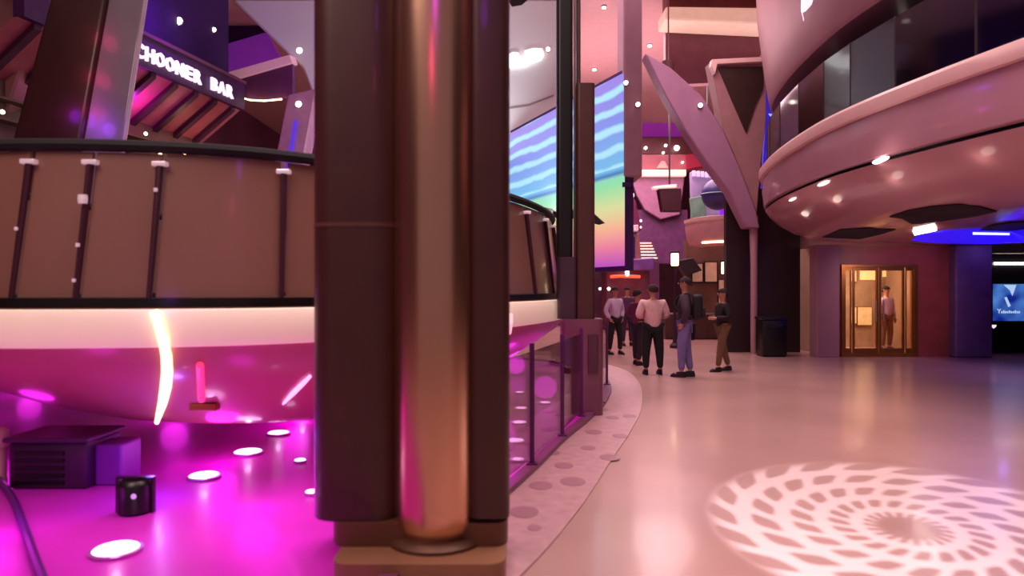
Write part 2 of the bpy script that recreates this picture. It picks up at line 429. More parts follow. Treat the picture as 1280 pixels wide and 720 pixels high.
# ------------------------------------------------------------------ guide columns of the lift
M_bronze = mat('polished_bronze', (226, 182, 152), .27, metal=1.0, vary=.06, scale=1.2)
M_plinth = mat('brown_plinth', (150, 105, 78), .4, vary=.1)
def px_x_(px, y): return (px - 640) / F * y
def roundbox(x0, x1, y0, y1, z0, z1, r, n=6):
    pts = []
    for cx, cy, a0 in ((x1 - r, y1 - r, 0), (x0 + r, y1 - r, PI / 2), (x0 + r, y0 + r, PI), (x1 - r, y0 + r, 1.5 * PI)):
        for k in range(n + 1):
            a = a0 + PI / 2 * k / n; pts.append(Vector((cx + r * math.cos(a), cy + r * math.sin(a), 0)))
    return loft([[p + Vector((0, 0, z0)) for p in pts], [p + Vector((0, 0, z1)) for p in pts]], True, True, True)
def column(c, sx, rot, label, top=9.9, short=None, swap=False):
    t = thing('guide_column', (c[0], c[1], .0), label, 'column', 'guide columns of the raised bar')
    M = Matrix.Translation((c[0], c[1], 0)) @ Matrix.Rotation(rot, 4, 'Z') @ Matrix.Diagonal((sx, sx, 1, 1))
    B = lambda n, g, m, p=t, s=True: build(n, xf(g, M), m, p, s)
    B('plinth', roundbox(-.40, .58, -.31, .42, .012, .11, .1), M_plinth)
    B('column_base', roundbox(-.47, .59, -.05, .40, .11, .25, .1), mat('bronze_foot', (104, 66, 48), .4, metal=.2))
    a = B('column_panel', roundbox(-.61, -.07, -.02, .40, .25, top, .16, 8), M_darkbrown)
    B('joint_ring', roundbox(-.613, -.067, -.023, .403, 2.02, 2.045, .161, 8), mat('joint_line', (105, 66, 62), .4, metal=.2), a)
    B('column_panel', roundbox(.36, .60, -.06, .36, .28, short or top, .06, 6), M_darkbrown)
    B('guide_tube', lathe((.15, .10, .14), [(.19, 0), (.225, .02), (.255, .10), (.26, .2), (.26, top - .14)], 40), M_bronze)
    B('foot_flange', lathe((.15, .10, .105), [(.30, .0), (.30, .025), (.27, .05), (.21, .06)], 32), mat('flange_brown', (96, 62, 44), .4, metal=.3))
    return t
column((-.615, 4.16), 1.0, 0.0, 'large bronze and brown guide column in the foreground beside the pool')
light('tube_violet_helper', 'POINT', (-.36, 2.3, 4.0), 5, (.5, .04, 1), .12)  # added off-frame lights, give the bronze tube violet and pink highlights
light('tube_pink_helper', 'POINT', (-.66, 2.3, 3.45), 3, (1, .06, .3), .12)
# leaning one beyond the balustrade at far left
YL = 11.4
t3 = thing('guide_column', ((95 - 640) / F * YL, YL, 0), 'dark leaning guide column with grey glossy strip behind the balustrade at far left', 'column', 'guide columns of the raised bar')
def lean_prism(pt, pb, y, dep): 
    return prism([P(pb[0], 395, y), P(pb[1], 395, y), P(pt[1], -20, y), P(pt[0], -20, y)], (0, dep, 0))
build('column_panel', bev(lean_prism((66, 136), (-46, 62), YL, .6), .08, 3), M_darkbrown, t3, True)
gs_ = build('grey_panel', bev(lean_prism((138, 184), (64, 122), YL + .06, .12), .05, 3), mat('grey_gloss', (150, 140, 152), .3, vary=.15, scale=1, coat=.4), t3, True)
build('edge_strip', bev(lean_prism((182, 186), (120, 123), YL + .04, .06), .01, 1), mat('edge_pale', (225, 205, 225), .3), gs_)
build('column_foot', bev(box(px_x_(-60, YL), px_x_(130, YL), YL - .1, YL + .8, 0, 1.25), .08, 2), M_darkbrown, t3, True)
for px, py, c_, e_ in ((117, 40, (1, .03, .2), 1.1), (108, 90, (1, .03, .2), 1.3), (103, 134, (1, .03, .2), 1.1), (84, 140, (.35, .02, 1), 3.0), (120, 155, (.35, .05, 1), 3.0)):
    light('panel_glint_helper', 'POINT', P(px, py, YL - .14), e_ * 1.3, c_, .14)  # added lights, stand in for neon reflections on the dark panel
# slimmer one beside the fence
c = Vector((.98, 9.0, 0))
t2 = thing('guide_column', c, 'slim black and brown guide column beyond the cream rim', 'column', 'guide columns of the raised bar')
def px_x(px, y): return (px - 640) / F * y
build('guide_rail', roundbox(px_x(696, 9), px_x(716, 9), 8.95, 9.2, 2.05, 9.9, .05), M_black, t2, True)
build('edge_strip', roundbox(px_x(717, 9.1), px_x(719.5, 9.1), 9.06, 9.16, 2.0, 9.9, .01), M_steel, t2)
build('column_panel', roundbox(px_x(720, 9), px_x(743, 9), 8.92, 9.3, .1, 4.3, .05), M_darkbrown, t2, True)
build('column_panel', roundbox(px_x(721, 9.1), px_x(726, 9.1), 9.1, 9.3, 4.3, 9.9, .02), M_darkbrown, t2, True)
build('column_foot', roundbox(px_x(702, 9), px_x(753, 9), 8.86, 9.36, .012, 1.25, .08), mat('plum_foot', (110, 58, 80), .35, coat=.4), t2, True)
build('inset_panel', roundbox(px_x(735, 8.84), px_x(748, 8.84), 8.84, 8.87, .55, 1.05, .02), mat('inset_plum', (80, 40, 56), .4), t2)
build('lower_panel', roundbox(px_x(697, 9), px_x(720, 9), 8.9, 9.25, 1.25, 2.05, .05), mat('slate_panel', (60, 38, 52), .4), t2, True)

# ------------------------------------------------------------------ glass fence along the pool kerb
gf = thing('glass_fence', (.6, 7.6, .012), 'low clear glass fence with dark slender posts along the pool kerb', 'fence')
M_fg = glass('clear_glass', (255, 240, 250), .03)
M_fp = mat('plum_metal', (92, 34, 92), .35, metal=.4)
fpts = [(-.2, 5.1), (.18, 6.25), (.54, 7.46), (.86, 8.60), (1.24, 9.62), (1.56, 11.4), (1.58, 12.9), (1.15, 14.7)]
for i, (x, y) in enumerate(fpts):
    p = build('post', join(box(x - .022, x + .022, y - .022, y + .022, .06, 1.15)), M_fp, gf)
    build('foot_plate', bev(box(x - .05, x + .05, y - .05, y + .05, .055, .075), .006), M_fp, p)
    if i < len(fpts) - 1 and i != 3:
        a = Vector((x, y, 0)); b = Vector((*fpts[i + 1], 0)); d = (b - a).normalized(); n = Vector((-d.y, d.x, 0)) * .006
        a += d * .04; b -= d * .04
        q = [a, b, b + Vector((0, 0, .96)), a + Vector((0, 0, .96))]
        build('glass_pane', prism([v + Vector((0, 0, .12)) - n for v in q], n * 2), M_fg, gf)

# ------------------------------------------------------------------ curved balcony on the right
bal_ctrl = [(7.6, 2.0), (6.7, 3.6), (5.95, 5.5), (5.42, 7.3), (5.08, 9.0), (4.93, 10.3), (4.93, 11.4), (5.08, 13.0), (5.36, 14.6), (5.72, 15.8), (6.3, 16.8), (7.2, 17.3)]
bc = spline([(a, b, 0) for a, b in bal_ctrl], 5, False)
def binward(p, d):
    q = Vector((9.5, max(6.0, min(13.2, p.y)), 0)); return p + (q - p).normalized() * d
def bring(d, z): return [binward(p, d) + Vector((0, 0, z)) for p in bc]
def bedge(z, x=13.2): return [Vector((x, p.y, z)) for p in bc]
BL = thing('curved_balcony', (8.5, 10, 2.62), 'curved pink upper balcony with glossy underside and downlights at right', 'balcony')
build('lip', loft([bring(.10, 4.06), bring(-.05, 4.08), bring(-.07, 4.14), bring(-.07, 4.24), bring(-.03, 4.29), bring(.2, 4.29)], False), M_lip, BL, True)
build('fascia', loft([bring(.02, 4.08), bring(.0, 3.8), bring(.04, 3.46), bring(.08, 3.43)], False), M_mauve_gloss, BL, True)
build('groove', loft([bring(.06, 3.44), bring(.14, 3.43), bring(.14, 3.38), bring(.08, 3.37)], False), M_black, BL)
sof_g = loft([bring(.07, 3.38), bring(.16, 3.26), bring(.36, 3.08), bring(.66, 2.90), bring(1.05, 2.76), bring(1.5, 2.70), bring(2.2, 2.68), [Vector((11.2, p.y, 2.68)) for p in bc]], False)
build('soffit', sof_g, mat('soffit_gloss', (180, 128, 136), .25, vary=.06, scale=1.2, coat=.3), BL, True)
build('deck', loft([bring(.15, 4.25), bedge(4.25)], False), M_darkwall, BL)
ST = bvh(sof_g)
for px, py, w in [(1210, 168, 14), (1101, 200, 11), (1030, 229, 7), (991, 249, 4)]:
    g = patch(ST, [(px + w * a, py + w * .28 * b - w * .32 * a) for a, b in [(math.cos(q), math.sin(q)) for q in [2 * PI * k / 12 for k in range(12)]]], .02, .02)
    build('downlight', g, M_white_e, BL)
for px, py in [(1220, 205), (1111, 231), (1041, 256), (1003, 272)]:
    h, d = cast(ST, px, py)
    if h is not None:
        light('soffit_glint_helper', 'POINT', h - d * .2, .7, (1, .78, .66), .08)  # added bare light, makes the round glow on the glossy soffit
M_vent = mat('vent_dark', (26, 13, 13), .9, vary=.3)
build('vent_panel', patch(ST, [(1112, 270), (1135, 262), (1165, 257), (1200, 254), (1225, 257), (1246, 263), (1220, 269), (1180, 275), (1140, 279), (1128, 272)]), M_vent, BL)
build('vent_panel', patch(ST, [(1028, 296), (1050, 286), (1085, 284), (1120, 286), (1100, 292), (1075, 298)]), M_vent, BL)
M_blue = mat('blue_led_panel', (40, 20, 230), .4, emit=(50, 20, 255), es=.75)
bp_ = build('blue_cove', patch(ST, [(1140, 300), (1150, 292), (1180, 288), (1220, 286), (1285, 284), (1300, 303), (1220, 304), (1170, 303)]), M_blue, BL)
build('dark_insert', patch(ST, [(1225, 286), (1240, 280), (1260, 277), (1300, 274), (1300, 286), (1260, 287)], .03), M_vent, BL)
build('light_bar', patch(ST, [(1141, 287), (1168, 281), (1171, 286), (1143, 292)], .035, .02), M_white_e, BL)
build('light_bar', patch(ST, [(1216, 289), (1262, 290), (1262, 291.6), (1216, 291)], .035, .015), mat('thin_lamp', (200, 220, 255), .4, emit=(190, 210, 255), es=2), BL)
# balcony glazing: separate dark panes between slim posts
M_dg = glass('smoked_glass', (175, 175, 180), .12, .08)
idx = list(range(5, len(bc) - 3, 4))
for a, b in zip(idx[:-1], idx[1:]):
    pa, pb = binward(bc[a], .12), binward(bc[b], .12)
    d = (pb - pa).normalized(); n = Vector((-d.y, d.x, 0)) * .008
    pa2, pb2 = pa + d * .02, pb - d * .02
    z0, z1 = Vector((0, 0, 4.29)), Vector((0, 0, 5.3))
    build('glass_pane', prism([pa2 + z0 - n, pb2 + z0 - n, pb2 + z1 - n, pa2 + z1 - n], n * 2), M_dg, BL)
    build('post', tube([pa + z0, pa + z1], .018, 8), M_darkwall, BL)
# upper storey wall and deck above the balcony
UP = thing('upper_deck', (9, 10, 4.3), 'upper deck with dark windows and pink fascia above the curved balcony', 'deck')
build('window_wall', loft([bring(2.3, 4.26), bring(2.3, 5.95)], False), mat('dark_interior', (84, 72, 76), .3, vary=.5, scale=.5, coat=.4), UP)
k0 = 12
for i in range(8, len(bc) - 6, 5):
    p = binward(bc[i], 2.2)
    build('mullion', box(p.x - .06, p.x + .06, p.y - .06, p.y + .06, 4.26, 5.9), M_black, UP)
for i, m_ in ((14, 'pale'), (22, 'pale'), (30, 'pale'), (38, 'pale')):
    a, b = binward(bc[i], 2.1), binward(bc[i + 5], 2.1)
    n = (b - a).normalized(); n = Vector((-n.y, n.x, 0)) * .05
    build('counter_panel', prism([a + Vector((0, 0, 4.3)), b + Vector((0, 0, 4.3)), b + Vector((0, 0, 5.15)), a + Vector((0, 0, 5.15))], n), mat('pale_grey_counter', (190, 175, 178), .5, vary=.2, scale=1), UP)
build('fascia', loft([bring(2.6, 5.9), bring(.32, 5.75), bring(.22, 5.70), bring(.16, 5.76), bring(.05, 6.4), bring(-.1, 7.6), bring(-.2, 9.95)], False), M_mauve, UP, True)
for i in (18, 27, 36):
    p = binward(bc[i], 1.2)
    build('ceiling_lamp', lathe((p.x, p.y, 5.78), [(.05, 0), (.05, .03)], 10), M_white_e, UP)
# white script sign on the fascia
fas_g = loft([bring(.05, 6.4), bring(-.1, 7.6), bring(-.2, 9.95)], False)
FT = bvh(fas_g)
def on_fascia(pix):
    out = []
    for a, b in pix:
        h, d = cast(FT, a, b)
        if h is None: h = P(a, b, 12)
        out.append(h - d * .07)
    return out
sp0 = on_fascia([(1012, 20)])[0]
sg = thing('script_sign', sp0, 'glowing white script letters on the pink fascia at top right', 'sign')
build('letter', tube(on_fascia([(1015, -14), (1011, -2), (1009, 12), (1009, 24), (1009, 31)]), [.10, .12, .10, .07, .035], 10), M_sign_e, sg, True)
build('letter', tube(on_fascia([(1013, 20), (1018, 20), (1022, 14), (1024, 5), (1027, -6), (1022, -14)]), [.03, .06, .07, .07, .07, .06], 10), M_sign_e, sg, True)
build('letter', tube(on_fascia([(1029, 4), (1032, -2), (1036, -10)]), [.03, .05, .05], 10), M_sign_e, sg, True)

# ------------------------------------------------------------------ shop front under the balcony
YS = 16.6
def X(px, y=YS): return (px - 640) / F * y
def Z(py, y=YS): return CAMZ + (360 - py) / F * y
build('wall_shop', join(box(X(1046), X(1052), YS, YS + .25, 0, 2.68), box(X(1145), X(1186), YS, YS + .25, 0, 2.68), box(X(1052), X(1145), YS, YS + .25, Z(331), 2.68)), M_redbrown, kind='structure', label='red brown clad shop wall around the glass doors', cat='wall')
build('trim_pillar', bev(box(X(1018), X(1046), YS - .15, YS + .3, 0, 2.68), .02), M_mauve, kind='structure', label='plain pink pillar left of the glass shop doors', cat='pillar')
build('trim_corner', bev(box(X(1186), X(1232), YS - .25, YS + .5, 0, 2.68), .04), mat('indigo_cladding', (112, 78, 120), .5, vary=.15), kind='structure', label='purple clad corner pillar right of the shop doors', cat='pillar')
build('wall_recess', box(X(1232), 13.2, YS + 1.0, YS + 1.2, 0, 2.68), mat('black_wall', (10, 8, 18), .35), kind='structure', label='black recessed wall behind the blue screen', cat='wall')
build('wall_niche', box(5.5, 7.4, 17.75, 17.95, 0, 4.2), M_darkwall, kind='structure', label='dark maroon wall behind the thin white post', cat='wall')
build('wall_upper_right', box(7.4, 13.2, 17.9, 18.1, 2.7, 10), M_mauve, kind='structure', label='pink wall above the shop', cat='wall')
build('trim_header', box(X(1232), 13.2, YS + .3, YS + .6, 2.5, 2.69), M_steel, kind='structure', label='metal header over the dark recess', cat='trim')
# glass doors
D1 = thing('door_1', (X(1098), YS, 0), 'brass framed glass double doors of the shop', 'door', kind='structure')
xs = [1052, 1056, 1064, 1068, 1095, 1102, 1127, 1132, 1142, 1146]
zt, zb = Z(331), 0.0
fr = [box(X(1051), X(1055.5), YS - .05, YS + .1, 0, zt), box(X(1141.5), X(1146), YS - .05, YS + .1, 0, zt), box(X(1055.5), X(1141.5), YS - .05, YS + .1, zt - .06, zt), box(X(1055.5), X(1141.5), YS - .05, YS + .1, 0, .09)]
build('door_frame', join(*fr), M_gold, D1)
M_doorg = glass('door_glass', (255, 236, 214), .05, .04)
for a, b, nm in ((1056, 1064.5, 'side_light'), (1066, 1098, 'door_leaf'), (1099, 1130.5, 'door_leaf'), (1132, 1141, 'side_light')):
    w = 2.6 if nm == 'door_leaf' else 1.2
    x0, x1 = X(a), X(b); ww = w / F * YS
    o = build(nm, join(box(x0, x0 + ww, YS, YS + .05, .09, zt - .06), box(x1 - ww, x1, YS, YS + .05, .09, zt - .06), box(x0 + ww, x1 - ww, YS, YS + .05, zt - .14, zt - .06), box(x0 + ww, x1 - ww, YS, YS + .05, .09, .2)), M_gold, D1)
    build('pane', box(x0 + ww, x1 - ww, YS + .02, YS + .03, .2, zt - .14), M_doorg, o)
    if nm == 'door_leaf':
        hx_ = x1 - ww - .03 if a < 1080 else x0 + ww + .03
        build('handle', tube([(hx_, YS - .06, .85), (hx_, YS - .06, 1.35)], .018, 8), M_steel, o, True)
# lit shop interior
build('wall_shop_back', box(X(1040), X(1190), YS + 2.8, YS + 3.0, 0, 2.68), mat('shop_back', (180, 150, 130), .5, vary=.2), kind='structure', label='warm back wall inside the shop', cat='wall')
build('wall_shop_side', join(box(X(1186), X(1190), YS + .25, YS + 2.8, 0, 2.68), box(X(1040), X(1044), YS + .25, YS + 2.8, 0, 2.68)), mat('shop_side', (170, 140, 120), .5), kind='structure', label='warm side walls inside the shop', cat='wall')
light('shop_light', 'AREA', (X(1098), YS + 1.6, 2.5), 85, (1, .92, .84), (1.4, 1.4), (X(1098), YS + 1.6, 0))
Yb = YS + 2.84
for i, (a, b, c_, d_) in enumerate([(1074, 1094, 336, 350), (1102, 1124, 336, 346)]):
    build('light_box', bev(box(X(a, Yb), X(b, Yb), Yb - .06, Yb, Z(d_, Yb), Z(c_, Yb)), .01), mat('shop_lightbox', (255, 225, 175), .4, emit=(255, 215, 160), es=1.0),
          label=('left' if i == 0 else 'right') + ' cream light box high on the back wall inside the shop', cat='light box', group='light boxes inside the shop')
for i, (a, b, c_, d_) in enumerate([(1070, 1087, 384, 406), (1129, 1139, 338, 352), (1129, 1139, 360, 378), (1129, 1138, 392, 406), (1062, 1068, 338, 352), (1062, 1068, 384, 404)]):
    nm = ['cream display case at waist height left of the shop clerk', 'bright square sign high at the right side light of the doors', 'pink poster at mid height behind the right side light', 'pale poster low behind the right side light', 'small pale sign high behind the left side light', 'pale poster low behind the left side light'][i]
    f_ = thing('wall_poster', (X((a + b) / 2, Yb), Yb - .1, Z(d_, Yb)), nm, 'poster', 'posters inside the shop')
    build('frame', bev(box(X(a, Yb) - .02, X(b, Yb) + .02, Yb - .10, Yb - .04, Z(d_, Yb) - .02, Z(c_, Yb) + .02), .008), M_gold, f_)
    build('panel_face', box(X(a, Yb), X(b, Yb), Yb - .115, Yb - .10, Z(d_, Yb), Z(c_, Yb)), mat('display_face%d' % i, [(240, 215, 170), (255, 235, 205), (220, 160, 165), (235, 190, 185), (245, 215, 175), (240, 215, 170)][i], .4, vary=.25, scale=6, emit=(255, 210, 170), es=.35), f_)

# blue display screen on the recess wall
YD = YS + .96
scn = thing('display_screen', (X(1262, YD), YD, Z(405, YD)), 'blue display screen with white caption in the dark recess', 'screen')
build('bezel', bev(box(X(1236, YD), X(1292, YD), YD - .06, YD + .03, Z(406, YD), Z(352, YD)), .01), M_black, scn)
def screen_mat():
    m = bpy.data.materials.new('blue_screen'); m.use_nodes = True
    N = m.node_tree.nodes; L = m.node_tree.links; b = N['Principled BSDF']
    tc = N.new('ShaderNodeTexCoord'); nz = N.new('ShaderNodeTexNoise'); nz.inputs['Scale'].default_value = 2.2; nz.inputs['Detail'].default_value = 1
    r = N.new('ShaderNodeValToRGB'); r.color_ramp.elements[0].position = .35; r.color_ramp.elements[1].position = .75
    r.color_ramp.elements[0].color = (*lin((20, 40, 150)), 1); r.color_ramp.elements[1].color = (*lin((90, 150, 235)), 1)
    L.new(tc.outputs['Object'], nz.inputs['Vector']); L.new(nz.outputs['Fac'], r.inputs['Fac'])
    L.new(r.outputs['Color'], b.inputs['Emission Color']); b.inputs['Emission Strength'].default_value = .8
    b.inputs['Base Color'].default_value = (.01, .01, .03, 1)
    return m
build('screen_face', box(X(1239, YD), X(1289, YD), YD - .066, YD - .06, Z(401, YD), Z(355, YD)), screen_mat(), scn)
M_icy = mat('icy_print', (200, 225, 255), .4, emit=(190, 220, 255), es=.8)
build('picture', prism([(X(a, YD), YD - .07, Z(b, YD)) for a, b in ((1252, 356), (1268, 356), (1266, 362), (1263, 370), (1260, 363))], (0, .003, 0)), M_icy, scn)
build('picture', prism([(X(a, YD), YD - .07, Z(b, YD)) for a, b in ((1253, 372), (1256, 371), (1261, 382), (1258, 384))], (0, .003, 0)), M_icy, scn)
cap_g = [text_geo('Y', .16, .002, (X(1244, YD), YD - .072, Z(391.5, YD)), (1, 0, 0), (0, 0, 1))]
for k in range(10):
    x0 = X(1249 + 2.4 * k, YD); hh = .055 + .02 * (k % 3 == 1)
    cap_g.append(box(x0, x0 + .034, YD - .073, YD - .070, Z(391.5, YD), Z(391.5, YD) + hh))
build('caption', join(*cap_g), M_icy, scn)
build('crest_badge', prism([(X(a, YD), YD - .02, Z(b, YD)) for a, b in ((1237.5, 402.5), (1241, 401.5), (1244.5, 402.5), (1244, 408), (1241, 410.5), (1238, 408))], (0, -.02, 0)), M_sign_e, label='small white shield shaped badge under the blue screen', cat='badge')
build('strip_lamp', bev(box(X(1242, YD), X(1290, YD), YD - .05, YD, Z(331, YD), Z(328, YD)), .008), M_white_e, label='thin white strip lamp above the blue screen', cat='lamp')
light('shop_wall_fill', 'SPOT', (9.0, 13.6, 2.6), 150, (1, .6, .55), .2, (9.1, 16.6, 1.5), spot_size=1.25, spot_blend=.8)  # added spot aimed at the red brown wall to brighten it
light('blue_wash', 'POINT', (X(1225), YS - .8, 2.5), 5, (.25, .15, 1), .1)
light('blue_wash_floor', 'SPOT', (10.3, 12.5, 2.6), 110, (.45, .25, 1), .2, (10.2, 12.6, 0), spot_size=2.2, spot_blend=1)  # added spot that tints the floor purple under the balcony

# litter bin
bx0, bx1 = X(944, 17.0), X(974, 17.0)
tb = thing('litter_bin', ((bx0 + bx1) / 2, 16.9, 0), 'square black litter bin standing by the dark wall', 'bin')
build('body', bev(box(bx0, bx1, 16.5, 17.0, .03, .88), .03), M_black, tb, True)
build('lid', bev(box(bx0 - .02, bx1 + .02, 16.48, 17.02, .88, .96), .03), mat('bin_lid', (26, 20, 28), .3), tb, True)
build('opening', box(bx0 + .12, bx1 - .12, 16.475, 16.50, .7, .8), mat('bin_slot', (4, 3, 4), .6), tb)
build('plinth', box(bx0 + .03, bx1 - .03, 16.53, 16.97, 0, .03), M_black, tb)

# ------------------------------------------------------------------ branching support column
YC = 17.3
yc = thing('branching_column', P(943, 445, YC), 'pink branching column spreading upward beside the balcony end', 'column')
yc.location.z = 0; ORG[yc].z = 0
build('trunk', tube([(X(942.5, YC), YC, 0), (X(942.5, YC), YC, Z(330, YC)), (X(942, YC), YC, Z(270, YC))], [.085, .085, .11], 14), M_mauve, yc, True)
build('branch', bev(pprism([(806, 66), (838, 84), (878, 120), (905, 165), (925, 210), (945, 262), (950, 285), (934, 285), (912, 240), (885, 205), (858, 165), (832, 120)], YC - .2, .5), .03, 1), mat('mauve_beam', (160, 112, 142), .4, vary=.06), yc)
fn = build('branch_head', bev(pprism([(888, 76), (958, 74), (958, 150), (952, 200), (946, 268), (930, 225), (905, 165)], YC - .1, .5), .02, 1), mat('tan_beam', (160, 112, 116), .4, vary=.08), yc)
build('dark_recess', pprism([(898, 84), (955, 83), (954, 110), (943, 135), (933, 166), (915, 125)], YC - .14, .05), mat('deep_brown', (48, 26, 22), .4, vary=.3), fn)
build('cornice', bev(pprism([(890, 74), (952, 71), (953, 77), (897, 80), (894, 92), (889, 82)], YC - .25, .2), .01, 1), M_lip, fn)
# blue lit panel behind the branches
bs_ = thing('blue_screen', P(968, 200, 17.6), 'blue glowing screen between branching column and upper deck', 'screen')
build('screen_face', bev(pprism([(958, 90), (990, 90), (990, 190), (952, 240), (957, 150)], 17.9, .12), .01, 1), mat('blue_screen_panel', (60, 40, 170), .4, vary=.5, scale=2.5, emit=(75, 45, 235), es=.45), bs_)
for pts in ([(961, 142), (968, 143), (982, 158), (978, 160)], [(965, 163), (984, 168), (984, 173), (966, 170)], [(964, 185), (976, 184), (972, 192), (960, 196)]):
    build('light_streak', pprism(pts, 17.86, .05), mat('ice_blue_light', (170, 200, 255), .4, emit=(150, 180, 255), es=1.2), bs_)

# ------------------------------------------------------------------ LED wall behind the bar
def led_mat():
    m = bpy.data.materials.new('led_wall'); m.use_nodes = True
    N = m.node_tree.nodes; L = m.node_tree.links; b = N['Principled BSDF']
    tc = N.new('ShaderNodeTexCoord'); sx = N.new('ShaderNodeSeparateXYZ'); L.new(tc.outputs['Object'], sx.inputs[0])
    # picture shown on the screen: height ramp, pink - yellow - green - blue, with pale cyan streaks in the upper half
    mr = N.new('ShaderNodeMapRange'); mr.inputs[1].default_value = 0; mr.inputs[2].default_value = 4.0
    L.new(sx.outputs['Z'], mr.inputs[0])
    r = N.new('ShaderNodeValToRGB'); e = r.color_ramp.elements
    cols = [(0, (190, 80, 190)), (.10, (240, 130, 160)), (.2, (250, 185, 150)), (.3, (225, 225, 160)), (.42, (150, 230, 170)), (.455, (150, 225, 190)), (.475, (70, 120, 190)), (.5, (120, 195, 240)), (.75, (135, 150, 240)), (1, (165, 135, 235))]
    e[0].position = 0; e[0].color = (*lin(cols[0][1]), 1); e[1].position = 1; e[1].color = (*lin(cols[-1][1]), 1)
    for p_, c_ in cols[1:-1]:
        q = e.new(p_); q.color = (*lin(c_), 1)
    L.new(mr.outputs[0], r.inputs[0])
    nz = N.new('ShaderNodeTexNoise'); nz.inputs['Scale'].default_value = 1.1
    L.new(tc.outputs['Object'], nz.inputs['Vector'])
    ad = N.new('ShaderNodeMath'); ad.operation = 'MULTIPLY_ADD'; ad.inputs[1].default_value = .2
    L.new(nz.outputs['Fac'], ad.inputs[0]); L.new(sx.outputs['Z'], ad.inputs[2])
    sn = N.new('ShaderNodeMath'); sn.operation = 'MULTIPLY'; sn.inputs[1].default_value = 2 * PI / .40
    L.new(ad.outputs[0], sn.inputs[0])
    si = N.new('ShaderNodeMath'); si.operation = 'SINE'; L.new(sn.outputs[0], si.inputs[0])
    st = N.new('ShaderNodeMapRange'); st.inputs[1].default_value = -.1; st.inputs[2].default_value = .8; L.new(si.outputs[0], st.inputs[0])
    gt = N.new('ShaderNodeMath'); gt.operation = 'GREATER_THAN'; gt.inputs[1].default_value = 2.02; L.new(sx.outputs['Z'], gt.inputs[0])
    mu = N.new('ShaderNodeMath'); mu.operation = 'MULTIPLY'; L.new(st.outputs[0], mu.inputs[0]); L.new(gt.outputs[0], mu.inputs[1])
    mx = N.new('ShaderNodeMix'); mx.data_type = 'RGBA'; L.new(mu.outputs[0], mx.inputs['Factor'])
    L.new(r.outputs[0], mx.inputs['A']); mx.inputs['B'].default_value = (*lin((180, 236, 255)), 1)
    L.new(mx.outputs['Result'], b.inputs['Emission Color']); b.inputs['Emission Strength'].default_value = .95
    b.inputs['Base Color'].default_value = (.02, .02, .03, 1); b.inputs['Roughness'].default_value = .4
    return m
A_ = Vector((2.24, 14.0, 0)); B_ = Vector((-.1, 19.55, 0)); d_ = (B_ - A_).normalized(); n_ = Vector((-abs(d_.y), -abs(d_.x), 0)).normalized()
led = thing('led_wall', (A_ + B_) / 2 + Vector((0, 0, 2.1)), 'large glowing LED wall with cyan streaks fading to green and pink', 'screen')
zz = lambda z: Vector((0, 0, z))
build('screen_face', prism([A_ + zz(2.1), B_ + zz(2.1), B_ + zz(6.0), A_ + zz(6.0)], -n_ * .05), led_mat(), led)
build('frame', prism([A_ + zz(2.0) - n_ * .06, B_ + zz(2.0) - n_ * .06, B_ + zz(6.1) - n_ * .06, A_ + zz(6.1) - n_ * .06], -n_ * .2), M_purpledark, led)
LT = bvh(prism([A_ + zz(2.1), B_ + zz(2.1), B_ + zz(6.0), A_ + zz(6.0)], -n_ * .05))
M_sil = mat('dark_green_silhouette', (38, 34, 28), .6)
build('silhouette', patch(LT, [(661, 279), (668, 272), (674, 264), (681, 259), (690, 261), (697, 266), (715, 262), (738, 262), (748, 271), (757, 279), (750, 281), (742, 274), (720, 270), (695, 272), (684, 275), (672, 277)], .04, .03), M_sil, led)
light('led_spill', 'AREA', tuple((A_ + B_) / 2 + n_ * .2 + zz(4)), 60, (.55, .55, 1), (5, 3.5), tuple((A_ + B_) / 2 + n_ * 4 + zz(3)))
# pink pier carrying the LED wall
build('pier', bev(box(X(779, 14.0), X(803, 14.0), 14.0, 14.8, 3.9, 10), .04), mat('pier_mauve', (165, 116, 134), .45, vary=.06), led)
build('pier_band', box(X(778, 13.98), X(789, 13.98), 13.96, 14.0, Z(234, 14), Z(228, 14)), M_purpledark, led)
light('gallery_fill', 'AREA', tuple(P(640, 250, 16.5)), 260, (.86, .97, 1), (3, 1), tuple(P(640, 70, 19.9)))  # added light that whitens the grey gallery front

# pale grey upper deck front with a lit sign
gw = thing('upper_gallery', P(560, 190, 19.9), 'pale grey upper gallery front above the LED wall', 'gallery')
build('front', bev(pprism([(290, -1), (712, -1), (708, 60), (702, 190), (620, 194), (470, 160), (395, 128), (378, 84)], 19.9, .6), .05, 1), M_greywall, gw)
build('reveal_line', pprism([(632, 134), (660, 130), (692, 118), (692, 120), (660, 132.5), (632, 136.5)], 19.87, .04), mat('grey_line', (150, 142, 148), .5), gw)
build('slot', pprism([(634, -1), (660, -1), (652, 6), (640, 8)], 19.87, .04), M_black, gw)
ls = thing('lit_sign', P(660, 85, 19.8), 'bright white lit sign on the pale grey gallery front', 'sign')
for pts in ([(629, 74), (634, 70), (634, 78), (630, 80)], [(635, 68), (642, 65), (648, 66), (649, 74), (646, 81), (636, 84), (634, 78)], [(656, 63), (668, 60), (678, 61), (680, 68), (676, 74), (662, 79), (654, 80)], [(648, 81), (660, 79), (660, 81), (648, 83)]):
    build('letter', pprism(pts, 19.78, .1), mat('sign_white', (255, 255, 255), .4, emit=(255, 255, 255), es=1.3), ls)
